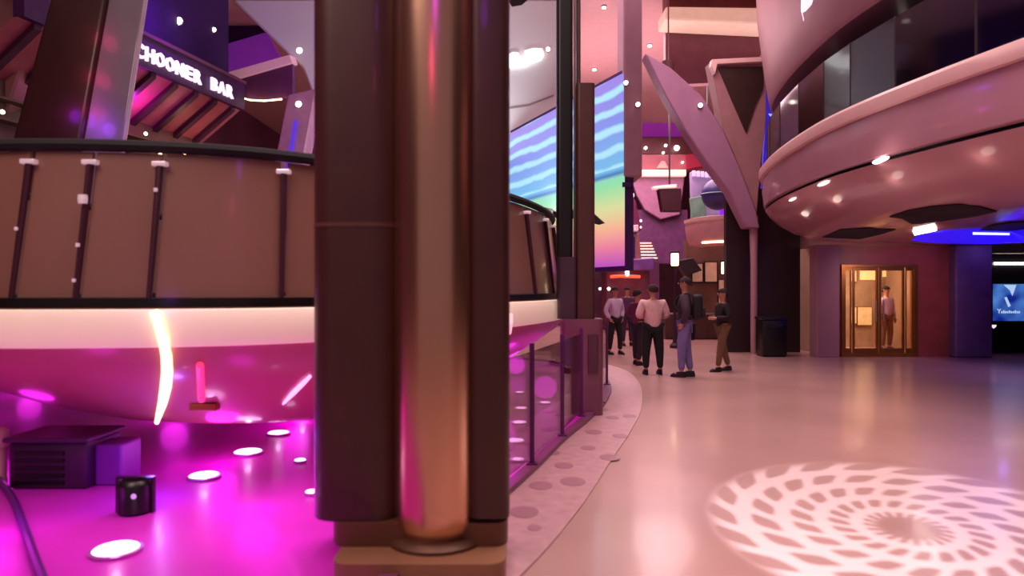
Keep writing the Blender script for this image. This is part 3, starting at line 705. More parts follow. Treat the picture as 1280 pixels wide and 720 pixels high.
for i, (px, py) in enumerate([(685, 62), (755, 8), (743, 86), (646, 184), (812, 56), (940, 69), (797, 131), (782, 104), (875, 132), (820, 141)]):
    y = 23.8 if px < 700 else 22
    t_ = P(px, py, y)
    o_ = thing('downlight', t_, 'tiny round white spotlight, ' + ['beside the lit sign', 'topmost by the slim guide column', 'left above the LED wall streaks', 'under the grey gallery front', 'left of the cream bridge', 'right of the branching column head', 'beside the pink pier', 'high on the pink pier face', 'on the pink branch', 'in the dark purple ceiling bay'][i], 'spotlight', 'ceiling spotlights')
    up_ = False
    if px in (755, 743, 812, 940): t_ = P(px, py, (9.985 - CAMZ) * F / (360 - py)); up_ = True
    if px in (685, 646): t_ = P(px, py, 19.87)
    if px == 820: t_ = P(px, py, 35.47)
    if px in (797, 782): t_ = P(px, py, 13.975)
    if px == 875: t_ = P(px, py, 17.08)
    s_ = 2.6 / F * t_.y
    o_.location = t_; ORG[o_] = t_
    ax_ = (0, 0, -1) if up_ else (0, -1, 0)
    build('ring', lathe(t_, [(s_ * 1.3, -.03), (s_ * 1.3, .02)], 12, ax_), M_mauve, o_)
    build('lens', lathe(t_, [(s_, 0), (s_ * .95, .06), (s_ * .5, s_ * .9)], 12, ax_), M_white_e, o_)

# ------------------------------------------------------------------ far promenade
# cream bridge at top
br = thing('cream_bridge', P(908, 25, 19), 'cream lit bridge edge crossing at the top of the view', 'bridge')
build('edge', bev(pprism([(832, 8), (984, 10), (984, 30), (960, 30), (832, 24)], 19, 1.0), .04, 1), mat('cream_lit', (250, 215, 195), .5, emit=(255, 205, 180), es=.45), br)
build('wall', pprism([(834, -14), (1000, -14), (1000, 10), (834, 8)], 19.2, .6), mat('bridge_red', (125, 62, 62), .5, vary=.25, scale=1.5), br)
build('underside', pprism([(832, 26), (972, 31), (950, 70), (930, 102), (832, 106)], 20.1, .3), mat('bridge_under', (140, 88, 100), .5, vary=.1), br)
# hanging spotlight
hl = thing('track_spotlight', P(836, 100, 18), 'dark hanging spotlight with white lens near the pink branch', 'spotlight')
q = P(836, 78, 18)
build('housing', lathe(P(835.5, 100, 18), [(.1, 0), (.12, .05), (.17, .4), (.17, .48)], 16), mat('housing_grey', (110, 70, 75), .4), hl, True)
build('lens', lathe(P(836, 108, 18), [(.07, 0), (.085, .08), (.08, .16)], 14), M_white_e, hl, True)
build('stem', tube([P(835.5, 78, 18), P(835.5, -20, 18)], .02, 6), M_mauve, hl)

YF = 34.0
gal = thing('far_gallery', P(828, 222, YF), 'far gallery of stacked purple and pink bands crossing the promenade', 'gallery')
def band(nm, pts, y, dep, m): return build(nm, bev(pprism(pts, y, dep), .03, 1), m, gal)
band('ceiling_bay', [(803, 120), (830, 118), (852, 150), (802, 153)], YF + 1.5, .4, M_purpledark)
band('purple_band', [(800, 152), (858, 150), (876, 171), (798, 171)], YF + 1.0, .5, mat('lit_purple_band', (150, 50, 165), .5, emit=(150, 40, 170), es=.35))
band('maroon_band', [(794, 171), (884, 171), (892, 193), (792, 193)], YF + .8, .5, mat('maroon_band', (95, 40, 50), .5, vary=.2))
band('pink_band', [(790, 193), (892, 193), (900, 213), (788, 213)], YF + .6, .5, mat('rose_band', (180, 100, 115), .5))
band('red_panel', [(856, 193), (884, 191), (880, 208), (858, 212)], YF + .4, .1, mat('red_panel', (170, 40, 70), .5, emit=(190, 40, 80), es=.15))
band('arch_top', [(821, 210), (827, 201), (831, 201), (836, 210)], YF + .4, .15, M_lip)
band('lit_edge', [(786, 212), (858, 212), (858, 220), (786, 220)], YF, .5, mat('lit_edge', (255, 225, 205), .5, emit=(255, 215, 195), es=.8))
band('curved_wall', [(788, 220), (856, 220), (850, 268), (826, 274), (806, 262), (796, 244)], YF + .3, .3, mat('lilac_wall', (185, 125, 165), .5, vary=.1))
band('lower_wall', [(796, 262), (860, 262), (860, 330), (796, 330)], YF + .7, .3, mat('purple_wall', (120, 65, 120), .5, vary=.2))
for px, py, s in ((807, 185, 2.0), (832, 182, 1.8), (829, 191, 1.5), (846, 185, 3.5), (853, 203, 1.3)):
    build('spot', lathe(P(px, py, YF + .55), [(s / F * YF, -.02), (s / F * YF * .8, .1)], 10, (0, -1, 0)), M_white_e, gal)
db = thing('hanging_screen', P(838, 262, 30), 'dark hanging screen box with a lit top edge in the distance', 'screen')
build('cabinet', bev(pprism([(823, 236), (852, 235), (852, 264), (828, 264)], 30, .5), .03, 1), mat('dark_wine', (58, 16, 32), .4), db)
build('lit_top', bev(pprism([(816, 233), (824, 232), (846, 230), (846, 234.5), (824, 235.5), (817, 236.5)], 29.9, .4), .02, 1), mat('lit_top', (255, 210, 200), .5, emit=(255, 205, 190), es=.6), db)
build('hanger', pprism([(836, 118), (838, 118), (838, 232), (836, 232)], 30.2, .05), M_darkwall, db)

# sparkling kiosk tower
YK = 27.0
kt = thing('kiosk_tower', (X(782, YK), YK, 0), 'tapered kiosk tower edged with sparkling bulbs', 'kiosk')
build('base', bev(pprism([(758, 336), (812, 336), (812, 412), (758, 412)], YK, 1.6), .04, 1), mat('kiosk_base', (115, 55, 75), .5, vary=.3, scale=2), kt)
build('canopy', bev(pprism([(756, 326), (818, 322), (818, 338), (756, 338)], YK - .3, 1.9), .04, 1), mat('kiosk_canopy', (120, 70, 150), .5, vary=.2), kt)
build('body', bev(pprism([(764, 326), (802, 326), (799, 292), (766, 292)], YK, 1.2), .03, 1), mat('kiosk_body', (160, 105, 105), .5, vary=.3, scale=2), kt)
build('roof', bev(pprism([(768, 292), (802, 288), (795, 252), (790, 244), (780, 248), (772, 268)], YK + .1, 1.0), .03, 1), mat('kiosk_roof', (120, 40, 85), .5, vary=.25), kt)
build('doorway', pprism([(782, 322), (794, 322), (794, 296), (782, 296)], YK - .05, .06), M_purpledark, kt)
build('name_board', bev(pprism([(768, 283), (798, 281), (798, 289), (768, 290)], YK - .12, .15), .02, 1), mat('name_board', (235, 190, 200), .5, vary=.5, scale=9, emit=(255, 200, 205), es=.25), kt)
bulb = mat('pink_bulb', (255, 220, 235), .4, emit=(255, 205, 230), es=2.2)
for px, py, s in [(789.5, 244, 3.4), (774, 251, 2.4), (772, 266, 2.4), (768, 278, 2.2), (764, 294, 1.3), (763.5, 302, 1.3), (763, 310, 1.3), (768, 312, 1.2), (774, 312, 1.2), (780, 312, 1.2), (788, 312, 1.2), (801, 276, 1.5), (801, 284, 1.2), (766, 286, 1.0)]:
    build('bulb', ellipsoid(P(px, py, YK - .1), s / F * YK, s / F * YK, s / F * YK * 1.2, 8, 6), bulb, kt, True)
nz_ = build('neon_tube', tube([P(763, 346, YK - .35), P(775, 345, YK - .35), P(800, 346, YK - .35)], .06, 8), mat('red_neon', (255, 80, 50), .4, emit=(255, 70, 40), es=1.6), kt, True)
build('bulb', ellipsoid(P(784, 341, YK - .4), .085, .085, .14, 10, 6), M_white_e, kt, True)
build('bulb', ellipsoid(P(750, 361, YK - .4), .05, .05, .05, 8, 6), M_white_e, kt, True)
build('bulb', ellipsoid(P(761, 361, YK - .4), .06, .06, .06, 8, 6), M_white_e, kt, True)
build('blue_lamp', ellipsoid(P(752, 322, YK - .4), .12, .12, .2, 10, 6), mat('blue_lamp', (60, 70, 255), .4, emit=(50, 60, 255), es=1.4), kt, True)

# lit staircase
stc = thing('staircase', P(815, 322, 30), 'distant staircase with lit step edges', 'stairs')
stc.location.z = 0; ORG[stc].z = 0
M_step = mat('stair_riser', (120, 75, 110), .5); M_nose = mat('lit_nosing', (255, 220, 210), .5, emit=(255, 215, 200), es=.9)
for k in range(9, 15):
    y = 30 + .28 * k if k < 0 else 29 + .28 * k
    z1 = 1.6 + .155 * k
    x0, x1 = X(799 + .4 * max(0, k - 8), 30), X(831, 30)
    st_ = build('step', box(x0, x1, y, y + .3, z1 - .155, z1), M_step, stc)
    build('nosing', box(x0, x1, y - .03, y + .03, z1 - .01, z1 + .05), M_nose, st_)
build('plinth', box(X(797, 30), X(833, 30), 28.96 + 2.5, 33.5, 0, 1.6 + .155 * 8), mat('stair_plinth', (95, 45, 85), .5, vary=.3, scale=1), stc)

# street lamps
for i, (px, top, y, lab, s) in enumerate([(843.5, 314, 19, 'tall lamp post with white lantern behind the man in blue jeans', 1), (907, 325, 20, 'lamp post with cube lantern behind the man in khaki trousers', 1.15)]):
    lp = thing('lamp_post', (X(px, y), y, 0), lab, 'lamp', 'promenade lamp posts')
    zt_ = Z(top, y); xx = X(px, y)
    build('post', tube([(xx, y, 0), (xx, y, .5), (xx, y, zt_ - .42)], [.07, .045, .035], 10), mat('lamp_post_metal', (70, 38, 60), .4, metal=.4), lp, True)
    build('lantern', bev(box(xx - .085 * s, xx + .085 * s, y - .085, y + .085, zt_ - .40, zt_ - .06), .015), M_warm_e, lp)
    build('lantern_cap', bev(box(xx - .11 * s, xx + .11 * s, y - .11, y + .11, zt_ - .06, zt_), .012), M_darkwall, lp)
    build('base', lathe((xx, y, 0), [(.14, 0), (.14, .08), (.08, .14)], 14), M_darkwall, lp)

# small round balcony, shop below, sign cluster and globe
sb = thing('small_balcony', P(888, 300, 21), 'small rounded pink balcony above the distant shop', 'balcony')
def halfring(cx, y, rx, ry, z, n=14): return [Vector((cx + rx * math.cos(PI + PI * k / n), y + ry * math.sin(PI + PI * k / n), z)) for k in range(n + 1)]
cx_ = X(900, 22); 
for nm, pr, m_ in (('parapet', [(1.0, Z(276, 21)), (1.02, Z(280, 21)), (.96, Z(296, 21)), (.86, Z(304, 21)), (.5, Z(306, 21))], mat('balcony_rose', (205, 150, 155), .4)), ('top_edge', [(1.0, Z(276, 21)), (1.05, Z(274, 21)), (1.05, Z(270, 21)), (.95, Z(269, 21))], M_lip)):
    build(nm, loft([halfring(cx_, 22.4, 1.0 * r, 1.6 * r, z) for r, z in pr], False), m_, sb, True)
build('glow_strip', tube(halfring(cx_, 22.4, .9, 1.45, Z(302, 21))[3:12], .03, 6), M_warm_e, sb, True)
sh = thing('distant_shop', (X(890, 23), 23, 0), 'dim brown shop front with lit windows in the distance', 'shop')
build('wall', join(pprism([(858, 300), (930, 300), (930, 418), (858, 418)], 24.0, .4)), mat('olive_brown_wall', (120, 85, 72), .5, vary=.35, scale=1.2), sh)
for a, b, c_, d2 in ((866, 878, 330, 352), (882, 896, 328, 352), (899, 912, 350, 400)):
    w_ = build('window', bev(pprism([(a - 1.5, c_ - 1.5), (b + 1.5, c_ - 1.5), (b + 1.5, d2 + 1.5), (a - 1.5, d2 + 1.5)], 23.93, .1), .01, 1), M_darkwall, sh)
    build('pane', pprism([(a, c_), (b, c_), (b, d2), (a, d2)], 23.9, .04), mat('shop_window_glow', (190, 140, 120), .3, vary=.3, scale=3, emit=(230, 170, 140), es=.25), w_)
build('counter', bev(pprism([(832, 392), (916, 392), (916, 424), (832, 424)], 22.2, .8), .03, 1), mat('counter_brown', (78, 44, 46), .5, vary=.2), sh)
build('awning', bev(pprism([(846, 326), (866, 322), (878, 338), (858, 345)], 23.5, .5), .02, 1), mat('awning_dark', (50, 36, 48), .6), sh)
cl = thing('neon_sign_cluster', P(885, 280, 25), 'pale lavender and green illuminated sign behind the blue globe', 'sign')
build('board', bev(pprism([(864, 214), (902, 218), (912, 275), (866, 282)], 25, .3), .03, 1), mat('sign_lavender', (170, 150, 190), .5, vary=.5, scale=1.2, emit=(160, 140, 190), es=.25), cl)
build('green_panel', bev(pprism([(862, 248), (880, 244), (884, 276), (866, 280)], 24.9, .1), .02, 1), mat('sign_green', (120, 150, 135), .5, vary=.4, scale=2, emit=(110, 150, 135), es=.2), cl)
build('purple_panel', bev(pprism([(900, 254), (914, 250), (914, 274), (900, 272)], 24.9, .1), .02, 1), mat('sign_purple', (150, 50, 230), .5, emit=(150, 40, 255), es=.6), cl)
for k in range(6):
    build('letter', pprism([(866 + 5.4 * k, 213 + k * .5), (869.5 + 5.4 * k, 213 + k * .5), (869.5 + 5.4 * k, 220 + k * .5), (866 + 5.4 * k, 220 + k * .5)], 24.9, .08), mat('sign_letter', (235, 215, 240), .5, emit=(235, 205, 240), es=.5), cl)
build('hanger', pprism([(884, 70), (886, 70), (886, 218), (884, 218)], 25.1, .05), M_black, cl)
gl = thing('blue_globe', P(897, 262, 24), 'dark blue hanging globe beside the branching column', 'globe')
build('sphere', ellipsoid(P(897, 243, 24), .55, .55, .55, 20, 14), mat('globe_blue', (58, 52, 120), .35, vary=.3, scale=2), gl, True)
build('ring', lathe(P(897, 243, 24), [(.56, -.03), (.585, 0), (.56, .03)], 24), mat('globe_ring', (70, 110, 130), .4), gl, True)
build('cable', tube([P(897, 223, 24), P(897, 60.5, 24)], .015, 6), M_black, gl)
build('wall_mid', pprism([(640, 300), (760, 300), (760, 412), (640, 412)], 30, .3), mat('plum_wall', (80, 36, 62), .5, vary=.4, scale=.8), kind='structure', label='plum wall in the distance behind the bar', cat='wall')

# ------------------------------------------------------------------ upper left: bar front with lettered sign
SA = Vector((-8.24, 15.0, 0)); SB = Vector((-7.47, 18.55, 0)); sd = (SB - SA).normalized(); sn_ = Vector((sd.y, -sd.x, 0))
sin_ = -sn_
uf = thing('upper_bar_front', (-8.5, 17, 4.0), 'upper bar front with dark fascia, ribbed sloping soffit and purple glow', 'building')
E0 = SA - sd * 2.6; E1 = SB + sd * .5
def slab(a, b, z0, z1, n, t): return prism([a + zz(z0), b + zz(z0), b + zz(z1), a + zz(z1)], n * t)
build('fascia', slab(E0, E1, 6.55, 7.25, sin_, .25), mat('fascia_plum', (74, 30, 84), .45, vary=.15), uf)
build('ledge', slab(E0 + sn_ * .06, E1 + sn_ * .06, 7.25, 7.33, sin_, .4), mat('ledge_rose', (120, 66, 92), .4), uf)
build('upper_wall', slab(E0 + sin_ * .5, E1 + sin_ * .5, 7.3, 10, sin_, .2), M_purpledark, uf)
I0 = E0 + sin_ * 1.3; I1 = E1 + sin_ * 1.3
build('soffit', prism([E0 + sin_ * .1 + zz(6.58), E1 + sin_ * .1 + zz(6.58), I1 + zz(5.72), I0 + zz(5.72)], Vector((0, 0, .08))), mat('soffit_rose', (175, 95, 105), .45, vary=.1), uf)
L_ = (E1 - E0).length
for k in range(9):
    p = E0 + sd * (L_ * (k + .5) / 9); w = sd * .08
    a = p + sin_ * .1 + zz(6.57); b = p + sin_ * 1.3 + zz(5.71)
    build('rib', prism([a - w, a + w, b + w, b - w], Vector((0, 0, -.12))), mat('rib_plum', (66, 26, 52), .45), uf)
build('back_wall', slab(I0, I1, 2.6, 5.8, sin_, .15), mat('back_bar_wall', (104, 66, 56), .5, vary=.4, scale=1.5), uf)
for z_ in (4.85, 5.25):
    build('shelf', slab(I0, I1, z_, z_ + .04, sn_, .3), mat('shelf_olive', (92, 74, 40), .4), uf)
for k in range(9):
    p = I0.lerp(I1, (k + .6 + .3 * (k % 2)) / 9.6) + sn_ * .34 + zz(4.98 + .2 * (k % 3))
    build('bulb', ellipsoid(p, .045, .045, .045, 8, 6), M_warm_e, uf, True)
light('bar_purple', 'POINT', tuple(SA + sd * .9 + sn_ * .45 + zz(7.9)), 60, (.35, .03, 1), .1)
light('bar_magenta', 'POINT', tuple(SA + sd * 1.0 + sin_ * .6 + zz(5.75)), 24, (1, .03, 1), .08)
light('bar_warm', 'POINT', tuple(SA + sd * 3.2 + sin_ * .5 + zz(5.3)), 10, (1, .5, .35), .1)
sgn = thing('bar_name_sign', SA + zz(6.7), 'white illuminated SCHOONER BAR letters along the plum fascia', 'sign')
adv = .325; pos = -.33
for ch in 'SCHOONER BAR':
    if ch != ' ':
        wd = text_width(ch, .42)
        sx_ = .285 / max(wd, .01)
        g = text_geo(ch, .42, .03, (0, 0, 0), (1, 0, 0), (0, 1, 0))
        o0 = SA + sd * pos + sn_ * .05 + zz(6.70)
        M = Matrix(((sd.x * sx_, 0, sn_.x, o0.x), (sd.y * sx_, 0, sn_.y, o0.y), (0, 1.05, 0, o0.z), (0, 0, 0, 1)))
        build('letter', xf(g, M), M_sign_e, sgn)
    pos += adv
# lit fin slab and ceiling pieces to the right of the sign
fs = thing('pink_fin', P(320, 100, 19), 'pale pink lit fin slab right of the lettered sign', 'slab')
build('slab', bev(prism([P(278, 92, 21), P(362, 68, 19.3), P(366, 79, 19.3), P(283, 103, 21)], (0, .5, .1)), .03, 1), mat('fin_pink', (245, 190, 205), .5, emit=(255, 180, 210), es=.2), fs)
build('web', bev(prism([P(283, 103, 21.1), P(366, 79, 19.4), P(366, 122, 19.4), P(310, 124, 20.6)], (0, .3, 0)), .02, 1), mat('fin_web', (120, 66, 112), .5), fs)
build('lit_edge', tube([P(302, 122, 20.5), P(312, 125, 20.3), P(330, 126, 19.9), P(352, 124, 19.4)], .025, 6), M_warm_e, fs, True)
vb = thing('violet_ceiling_bay', P(270, 60, 22), 'violet and dark purple ceiling bay above the lettered sign', 'ceiling')
build('dark_bay', bev(prism([P(190, -40, 22), P(300, -40, 22), P(332, 40, 22), P(268, 64, 22), P(250, 55, 22), P(190, 25, 22)], (0, .4, 0)), .03, 1), M_purpledark, vb)
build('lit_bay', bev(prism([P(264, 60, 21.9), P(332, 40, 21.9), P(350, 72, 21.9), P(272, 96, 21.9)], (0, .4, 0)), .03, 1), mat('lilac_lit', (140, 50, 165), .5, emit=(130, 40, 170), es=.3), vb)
UT = bvh(slab(E0 + sin_ * .5, E1 + sin_ * .5, 7.3, 10, sin_, .2))
for i, (px, py, a, y, lab) in enumerate([(223, 26, 5, 21.98, 'left one on the dark violet wall above the sign'), (267, 37, 3, 21.98, 'right one on the dark violet wall above the sign'), (300, 15, 3, 21.98, 'upper one beside the grey gallery'), (374, 63, 4, 19.88, 'beside the grey gallery edge'), (373, 130, 4, 17.18, 'on the leaning pink pillar')]):
    p = P(px, py, y)
    if px in (223, 267):
        h_, dd_ = cast(UT, px, py)
        if h_ is not None: p = h_ - dd_ * .02; y = p.y
    o_ = thing('downlight', p, 'small white spotlight, ' + lab, 'spotlight', 'spotlights at upper left')
    build('ring', lathe(p + Vector((0, .02, 0)), [(a * 1.2 / F * y, -.02), (a * 1.2 / F * y, .01)], 12, (0, -1, 0)), M_steel, o_)
    build('lens', lathe(p, [(a / F * y, -.01), (a * .7 / F * y, .02)], 12, (0, -1, 0)), M_white_e, o_)
lpil = thing('leaning_pillar', P(365, 215, 17.2), 'leaning pink pillar beside the large foreground column', 'pillar')
build('shaft', bev(prism([P(336, 240, 17.2), P(372, 240, 17.2), P(396, 110, 17.2), P(360, 118, 17.2)], (0, .6, 0)), .04, 1), mat('pillar_lilac', (196, 140, 170), .45, vary=.1), lpil)
build('blue_strip', prism([P(352, 240, 17.1), P(358, 240, 17.1), P(372, 150, 17.1), P(367, 150, 17.1)], (0, .05, 0)), mat('blue_strip', (110, 70, 230), .5, emit=(100, 60, 240), es=.4), lpil)
build('side_slab', bev(prism([P(-60, -30, 13.5), P(46, -30, 13.5), P(34, 60, 13.5), P(8, 140, 13.5), P(-60, 230, 13.5)], (0, .5, 0)), .04, 1), mat('slab_rose', (160, 105, 105), .5, vary=.25, scale=1.2), label='rose upper wall slab in the top left corner', cat='wall panel')
# ------------------------------------------------------------------ projector throwing a flower pattern on the floor
gp = Vector((.05, -1.2, 8.4)); gt_ = Vector((2.72, 4.75, 0)); GD = (gt_ - gp).length; GR = 1.38
go = light('pattern_projector', 'SPOT', gp, 13000, (.70, .85, 1), .02, gt_, spot_size=2 * math.atan(GR / GD) * 1.06, spot_blend=.08)
gl_ = go.data; gl_.use_nodes = True
NT = gl_.node_tree; N = NT.nodes; L = NT.links
em = N['Emission']
def mth(op, a, b=None, c=None):
    n = N.new('ShaderNodeMath'); n.operation = op
    for i, v in enumerate((a, b, c)):
        if v is None: continue
        if isinstance(v, (int, float)): n.inputs[i].default_value = v
        else: L.new(v, n.inputs[i])
    return n.outputs[0]
tc = N.new('ShaderNodeTexCoord'); sx = N.new('ShaderNodeSeparateXYZ'); L.new(tc.outputs['Normal'], sx.inputs[0])
az = mth('ABSOLUTE', sx.outputs['Z'])
u_ = mth('MULTIPLY', mth('DIVIDE', sx.outputs['X'], az), GD / GR); v_ = mth('MULTIPLY', mth('DIVIDE', sx.outputs['Y'], az), GD / GR)
rr = mth('SQRT', mth('ADD', mth('MULTIPLY', u_, u_), mth('MULTIPLY', v_, v_)))
th = mth('ARCTAN2', v_, u_)
lr = mth('POWER', rr, .75)
row = mth('FLOOR', mth('MULTIPLY', lr, 6.0)); fv = mth('FRACT', mth('MULTIPLY', lr, 6.0))
ang = mth('ADD', mth('ADD', mth('MULTIPLY', th, 20 / (2 * PI)), mth('MULTIPLY', rr, 4.0)), mth('MULTIPLY', row, .5))
fu = mth('FRACT', ang)
du = mth('ABSOLUTE', mth('SUBTRACT', fu, .5)); dv = mth('ABSOLUTE', mth('SUBTRACT', fv, .5))
dd = mth('ADD', mth('POWER', mth('MULTIPLY', du, 2.95), 4.0), mth('POWER', mth('MULTIPLY', dv, 3.2), 4.0))
cell = N.new('ShaderNodeMapRange'); cell.interpolation_type = 'SMOOTHSTEP'; cell.inputs[1].default_value = .55; cell.inputs[2].default_value = 1.15; cell.inputs[3].default_value = .15; cell.inputs[4].default_value = 1.0
L.new(dd, cell.inputs[0])
hub = N.new('ShaderNodeMapRange'); hub.interpolation_type = 'SMOOTHSTEP'; hub.inputs[1].default_value = .11; hub.inputs[2].default_value = .17; hub.inputs[3].default_value = .05; hub.inputs[4].default_value = 1
L.new(rr, hub.inputs[0])
edge = N.new('ShaderNodeMapRange'); edge.interpolation_type = 'SMOOTHSTEP'; edge.inputs[1].default_value = .88; edge.inputs[2].default_value = 1.0; edge.inputs[3].default_value = 1; edge.inputs[4].default_value = 0
L.new(rr, edge.inputs[0])
L.new(mth('MULTIPLY', mth('MULTIPLY', cell.outputs[0], hub.outputs[0]), edge.outputs[0]), em.inputs['Strength'])

# ------------------------------------------------------------------ people
def skin_mesh(chains, radii, root, sub=2):
    """chains: list of lists of joint names sharing joints; radii: joint -> (pos, r)"""
    names = []; edges = []
    for ch in chains:
        for a in ch:
            if a not in names: names.append(a)
        for a, b in zip(ch[:-1], ch[1:]): edges.append((names.index(a), names.index(b)))
    me = bpy.data.meshes.new('sk'); me.from_pydata([radii[n][0] for n in names], edges, [])
    ob = bpy.data.objects.new('sk', me); COL.objects.link(ob)
    sk = ob.modifiers.new('s', 'SKIN'); sk.use_smooth_shade = True
    for i, n in enumerate(names):
        r = radii[n][1]; r = r if isinstance(r, tuple) else (r, r)
        me.skin_vertices[0].data[i].radius = r
        me.skin_vertices[0].data[i].use_root = (n == root)
    s = ob.modifiers.new('d', 'SUBSURF'); s.levels = sub; s.render_levels = sub
    dg = bpy.context.evaluated_depsgraph_get(); dg.update()
    ev = bpy.data.meshes.new_from_object(ob.evaluated_get(dg))
    g = [v.co.copy() for v in ev.vertices], [tuple(p.vertices) for p in ev.polygons]
    bpy.data.objects.remove(ob); bpy.data.meshes.remove(me); bpy.data.meshes.remove(ev)
    return g
def person(loc, rotz, h, label, top, bottom, shoe, hair, stance=.10, stride=0.0, arms='down', skin=(190, 130, 110), bulk=1.0, backpack=None, bag=None, long_top=False):
    """local frame: faces -Y, x is the person's left"""
    s = h / 1.72
    J = {}
    b = bulk
    def j(n, x, y, z, r): J[n] = (Vector((x, y, z)), r)
    j('pelvis', 0, 0, .95, .115 * b); j('waist', 0, .0, 1.10, .105 * b); j('chest', 0, .0, 1.30, .125 * b); j('necka', 0, .01, 1.44, .06); j('neckb', 0, 0, 1.51, .05)
    j('heada', 0, -.01, 1.575, .075); j('headb', 0, -.005, 1.645, .092); j('headc', 0, 0, 1.70, .055)
    for sd_, q in (('l', 1), ('r', -1)):
        st = stride * q
        j('hip' + sd_, .085 * q, 0, .90, .088 * b); j('knee' + sd_, (.08 + stance * .4) * q, -st * .5 - .012, .49, .06 * b); j('ank' + sd_, (.07 + stance * .5) * q, -st + .02, .09, .04)
        j('toe' + sd_, (.085 + stance * .5) * q, -st - .11, .04, .032)
        j('sho' + sd_, .165 * q * b, .0, 1.375, .06 * b)
        if arms == 'down':
            el = (.235 * q * b, .03, 1.12); wr = (.245 * q * b, -.03, .88)
        elif arms == 'front':
            el = (.235 * q * b, .02, 1.13); wr = (.10 * q, -.20, 1.12)
        elif arms == 'phone':
            el = (.22 * q * b, -.04, 1.14); wr = (.07 * q, -.26, 1.27)
        elif arms == 'pocket':
            el = (.275 * q * b, .06, 1.13); wr = (.19 * q * b, -.03, .93)
        j('elb' + sd_, *el, .047 * b); j('wri' + sd_, *wr, .030)
    M = Matrix.Translation(loc) @ Matrix.Rotation(rotz, 4, 'Z') @ Matrix.Scale(s, 4)
    t = thing('person', loc, label, 'person')
    chains = [['pelvis', 'waist', 'chest', 'necka', 'neckb', 'heada', 'headb', 'headc']]
    for q in 'lr':
        chains += [['pelvis', 'hip' + q, 'knee' + q, 'ank' + q, 'toe' + q], ['chest', 'sho' + q, 'elb' + q, 'wri' + q]]
    body = skin_mesh(chains, J, 'pelvis')
    parts = [body]
    # hands: palm and five tapered, slightly curled fingers
    for q, sg_ in (('l', 1), ('r', -1)):
        w_ = J['wri' + q][0]; e_ = J['elb' + q][0]; d = (w_ - e_).normalized()
        side = Vector((0, -1, 0)) if arms in ('down', 'pocket') else Vector((0, 0, 1))
        inn = d.cross(side).normalized(); inn = inn if inn.x * -sg_ > 0 else -inn
        side = (side - d * side.dot(d)).normalized()
        parts.append(tube([w_ - d * .02, w_ + d * .03, w_ + d * .075, w_ + d * .095], [.024, .034, .036, .028], 8))
        for k, ln in enumerate((.062, .072, .068, .052)):
            o = w_ + d * .085 + side * (.026 - .0175 * k)
            parts.append(tube([o, o + d * ln * .45 + inn * .006, o + d * ln * .8 + inn * .022, o + d * ln * .95 + inn * .036], [.0095, .009, .008, .005], 6))
        o = w_ + d * .03 + side * .028
        parts.append(tube([o, o + side * .022 + d * .02, o + side * .028 + d * .05 + inn * .012], [.011, .010, .006], 6))
    # face: nose, ears, lips, brow
    parts.append(tube([(0, -.098, 1.655), (0, -.112, 1.628), (0, -.098, 1.615)], [.008, .014, .008], 6))
    for q in (1, -1): parts.append(ellipsoid((.092 * q, .005, 1.635), .012, .022, .032, 8, 6))
    bo = build('body', xf(join(*parts), M), mat('skin_%d_%d' % (skin[0], skin[1]), skin, .5), t, True)
    for q in (1, -1): build('eye', xf(ellipsoid((.032 * q, -.088, 1.652), .011, .008, .008, 8, 6), M), mat('eye_dark', (30, 20, 18), .2), bo, True)
    build('mouth', xf(ellipsoid((0, -.088, 1.583), .024, .010, .006, 8, 6), M), mat('lips', (140, 70, 65), .4), bo, True)
    # hair cap
    rings = []
    for i in range(7):
        a = PI / 2 * i / 6
        lift = 0
        rings.append([Vector((.104 * math.cos(a) * math.cos(c), .012 + .112 * math.cos(a) * math.sin(c), 1.635 + (.112 * math.sin(a)) - (.055 * max(0, math.sin(c)) if i == 0 else 0) + (.035 * max(0, -math.sin(c)) if i == 0 else 0))) for c in [2 * PI * k / 16 for k in range(16)]])
    build('hair', xf(loft(rings, True, False, True), M), mat('hair_%d' % hair[0], hair, .9, vary=.3, scale=30), t, True)
    # garments
    R = lambda n, e: (J[n][0], J[n][1] + e)
    T = {n: R(n, .022) for n in J}
    T['necka'] = (J['necka'][0] - Vector((0, 0, .02)), .075 * b); T['pelvis'] = (J['pelvis'][0] + Vector((0, 0, -.06 if not long_top else -.10)), .158 * b); T['waist'] = (J['waist'][0], .135 * b); T['chest'] = (J['chest'][0], .15 * b)
    tg = skin_mesh([['pelvis', 'waist', 'chest', 'necka']] + [['chest', 'sho' + q, 'elb' + q, 'wri' + q] for q in 'lr'], T, 'pelvis')
    build('top', xf(tg, M), mat('cloth_top_%d_%d_%d' % top, top, .8, vary=.15, scale=8), t, True)
    Q = {n: R(n, .018) for n in J}
    for q in 'lr':
        Q['ank' + q] = (J['ank' + q][0] + Vector((0, 0, .02)), .058); Q['knee' + q] = (J['knee' + q][0], J['knee' + q][1] + .02)
    Q['pelvis'] = (J['pelvis'][0] + Vector((0, 0, .0)), .12 * b)
    qg = skin_mesh([['pelvis', 'hip' + q, 'knee' + q, 'ank' + q] for q in 'lr'], Q, 'pelvis')
    build('trousers', xf(qg, M), mat('cloth_leg_%d_%d_%d' % bottom, bottom, .8, vary=.15, scale=8), t, True)
    for q in 'lr':
        a = J['ank' + q][0]; tt = J['toe' + q][0]
        sh_ = loft([[Vector((a.x + w * math.cos(c), y0 + ln * math.sin(c), z)) for c in [2 * PI * k / 14 for k in range(14)]] for w, y0, ln, z in ((.047, a.y - .055, .135, 0), (.05, a.y - .055, .14, .025), (.046, a.y - .045, .125, .055), (.042, a.y - .005, .07, .10))], True, True, True)
        build('shoe', xf(sh_, M), mat('shoe_%d' % shoe[0], shoe, .4), t, True)
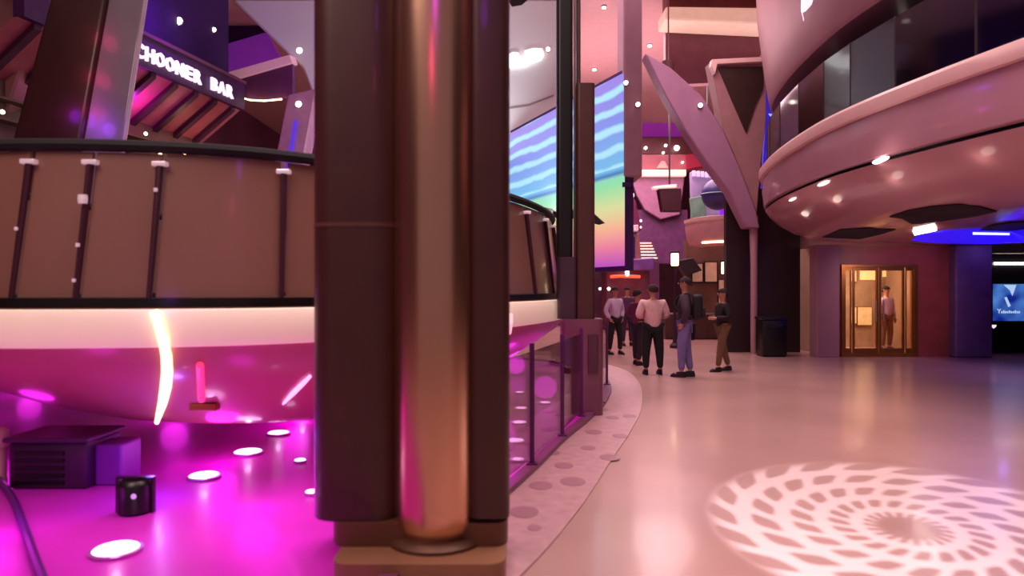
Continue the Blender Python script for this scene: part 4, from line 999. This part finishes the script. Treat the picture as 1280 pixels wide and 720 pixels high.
    if backpack:
        bk = thing('backpack', M @ Vector((0, .22, 1.05)), backpack, 'backpack')
        Mb = mat('backpack_cloth', (26, 18, 26), .7, vary=.2, scale=10)
        build('body', xf(bev(box(-.16, .16, .13, .30, 1.00, 1.44), .06, 3), M), Mb, bk, True)
        build('pocket', xf(bev(box(-.12, .12, .29, .345, 1.04, 1.22), .025, 2), M), Mb, bk, True)
        for q in (1, -1): build('strap', xf(tube(spline([(.10 * q, .16, 1.41), (.11 * q, .05, 1.455), (.11 * q, -.10, 1.40), (.12 * q, -.155, 1.25), (.16 * q, .0, 1.08), (.15 * q, .14, 1.06)], 4, False), .018, 6), M), Mb, bk, True)
    if bag:
        bg = thing('shoulder_bag', M @ Vector(bag[1]), bag[0], 'bag')
        x, y, z = bag[1]
        Mb = mat('bag_cloth', (24, 18, 30), .7, vary=.2, scale=10)
        build('body', xf(bev(box(x - .07, x + .07, y - .16, y + .16, z, z + .32), .04, 2), M), Mb, bg, True)
        build('strap', xf(tube([(x, y - .13, z + .3), (x, y - .05, z + .5), (x * .9, y + .05, z + .5), (x, y + .13, z + .3)], .012, 6), M), Mb, bg, True)
    return t
def fl(px, py): 
    v = floor_pt(px, py); return (v.x, v.y, 0)
person(fl(769, 443), .5, 1.66, 'person in a pale lilac shirt and black trousers beside the slim column', (205, 175, 205), (22, 16, 24), (16, 12, 14), (40, 24, 22), stance=.12, arms='pocket', stride=.05)
person(fl(784, 432), 0.2, 1.66, 'person in dark plum clothes standing far back behind the lilac shirt', (86, 42, 84), (60, 30, 60), (20, 14, 20), (46, 26, 30), arms='down')
person(fl(797, 456), 2.2, 1.60, 'person in wine red top and dark trousers half hidden by the pink shirt', (96, 24, 60), (36, 16, 32), (40, 22, 26), (40, 20, 24), arms='front', stride=.08)
person(fl(816, 468), PI + .1, 1.70, 'person seen from behind in a pale pink shirt and black trousers', (226, 176, 178), (14, 10, 14), (14, 10, 12), (48, 20, 24), stance=.14, arms='front', bulk=1.22, long_top=True)
person(fl(856, 471), -1.9, 1.83, 'person in a dark jacket and blue jeans wearing a black backpack', (66, 42, 56), (118, 104, 158), (28, 18, 26), (44, 24, 34), stance=.02, stride=.07, arms='pocket', bulk=1.08, backpack='black backpack worn by the person in blue jeans', bag=('dark bag hanging at the side of the person in blue jeans', (-.30, 0, .62)))
person(fl(903, 464), -1.35, 1.62, 'person in a black jacket and khaki trousers facing left', (28, 14, 20), (112, 82, 56), (36, 22, 20), (36, 16, 18), stance=.04, stride=.17, arms='front')
person((X(1108, 18.3), 18.3, 0), .3, 1.68, 'shop clerk in a lavender top behind the glass doors', (190, 165, 215), (120, 85, 70), (40, 25, 20), (20, 12, 14), arms='down')
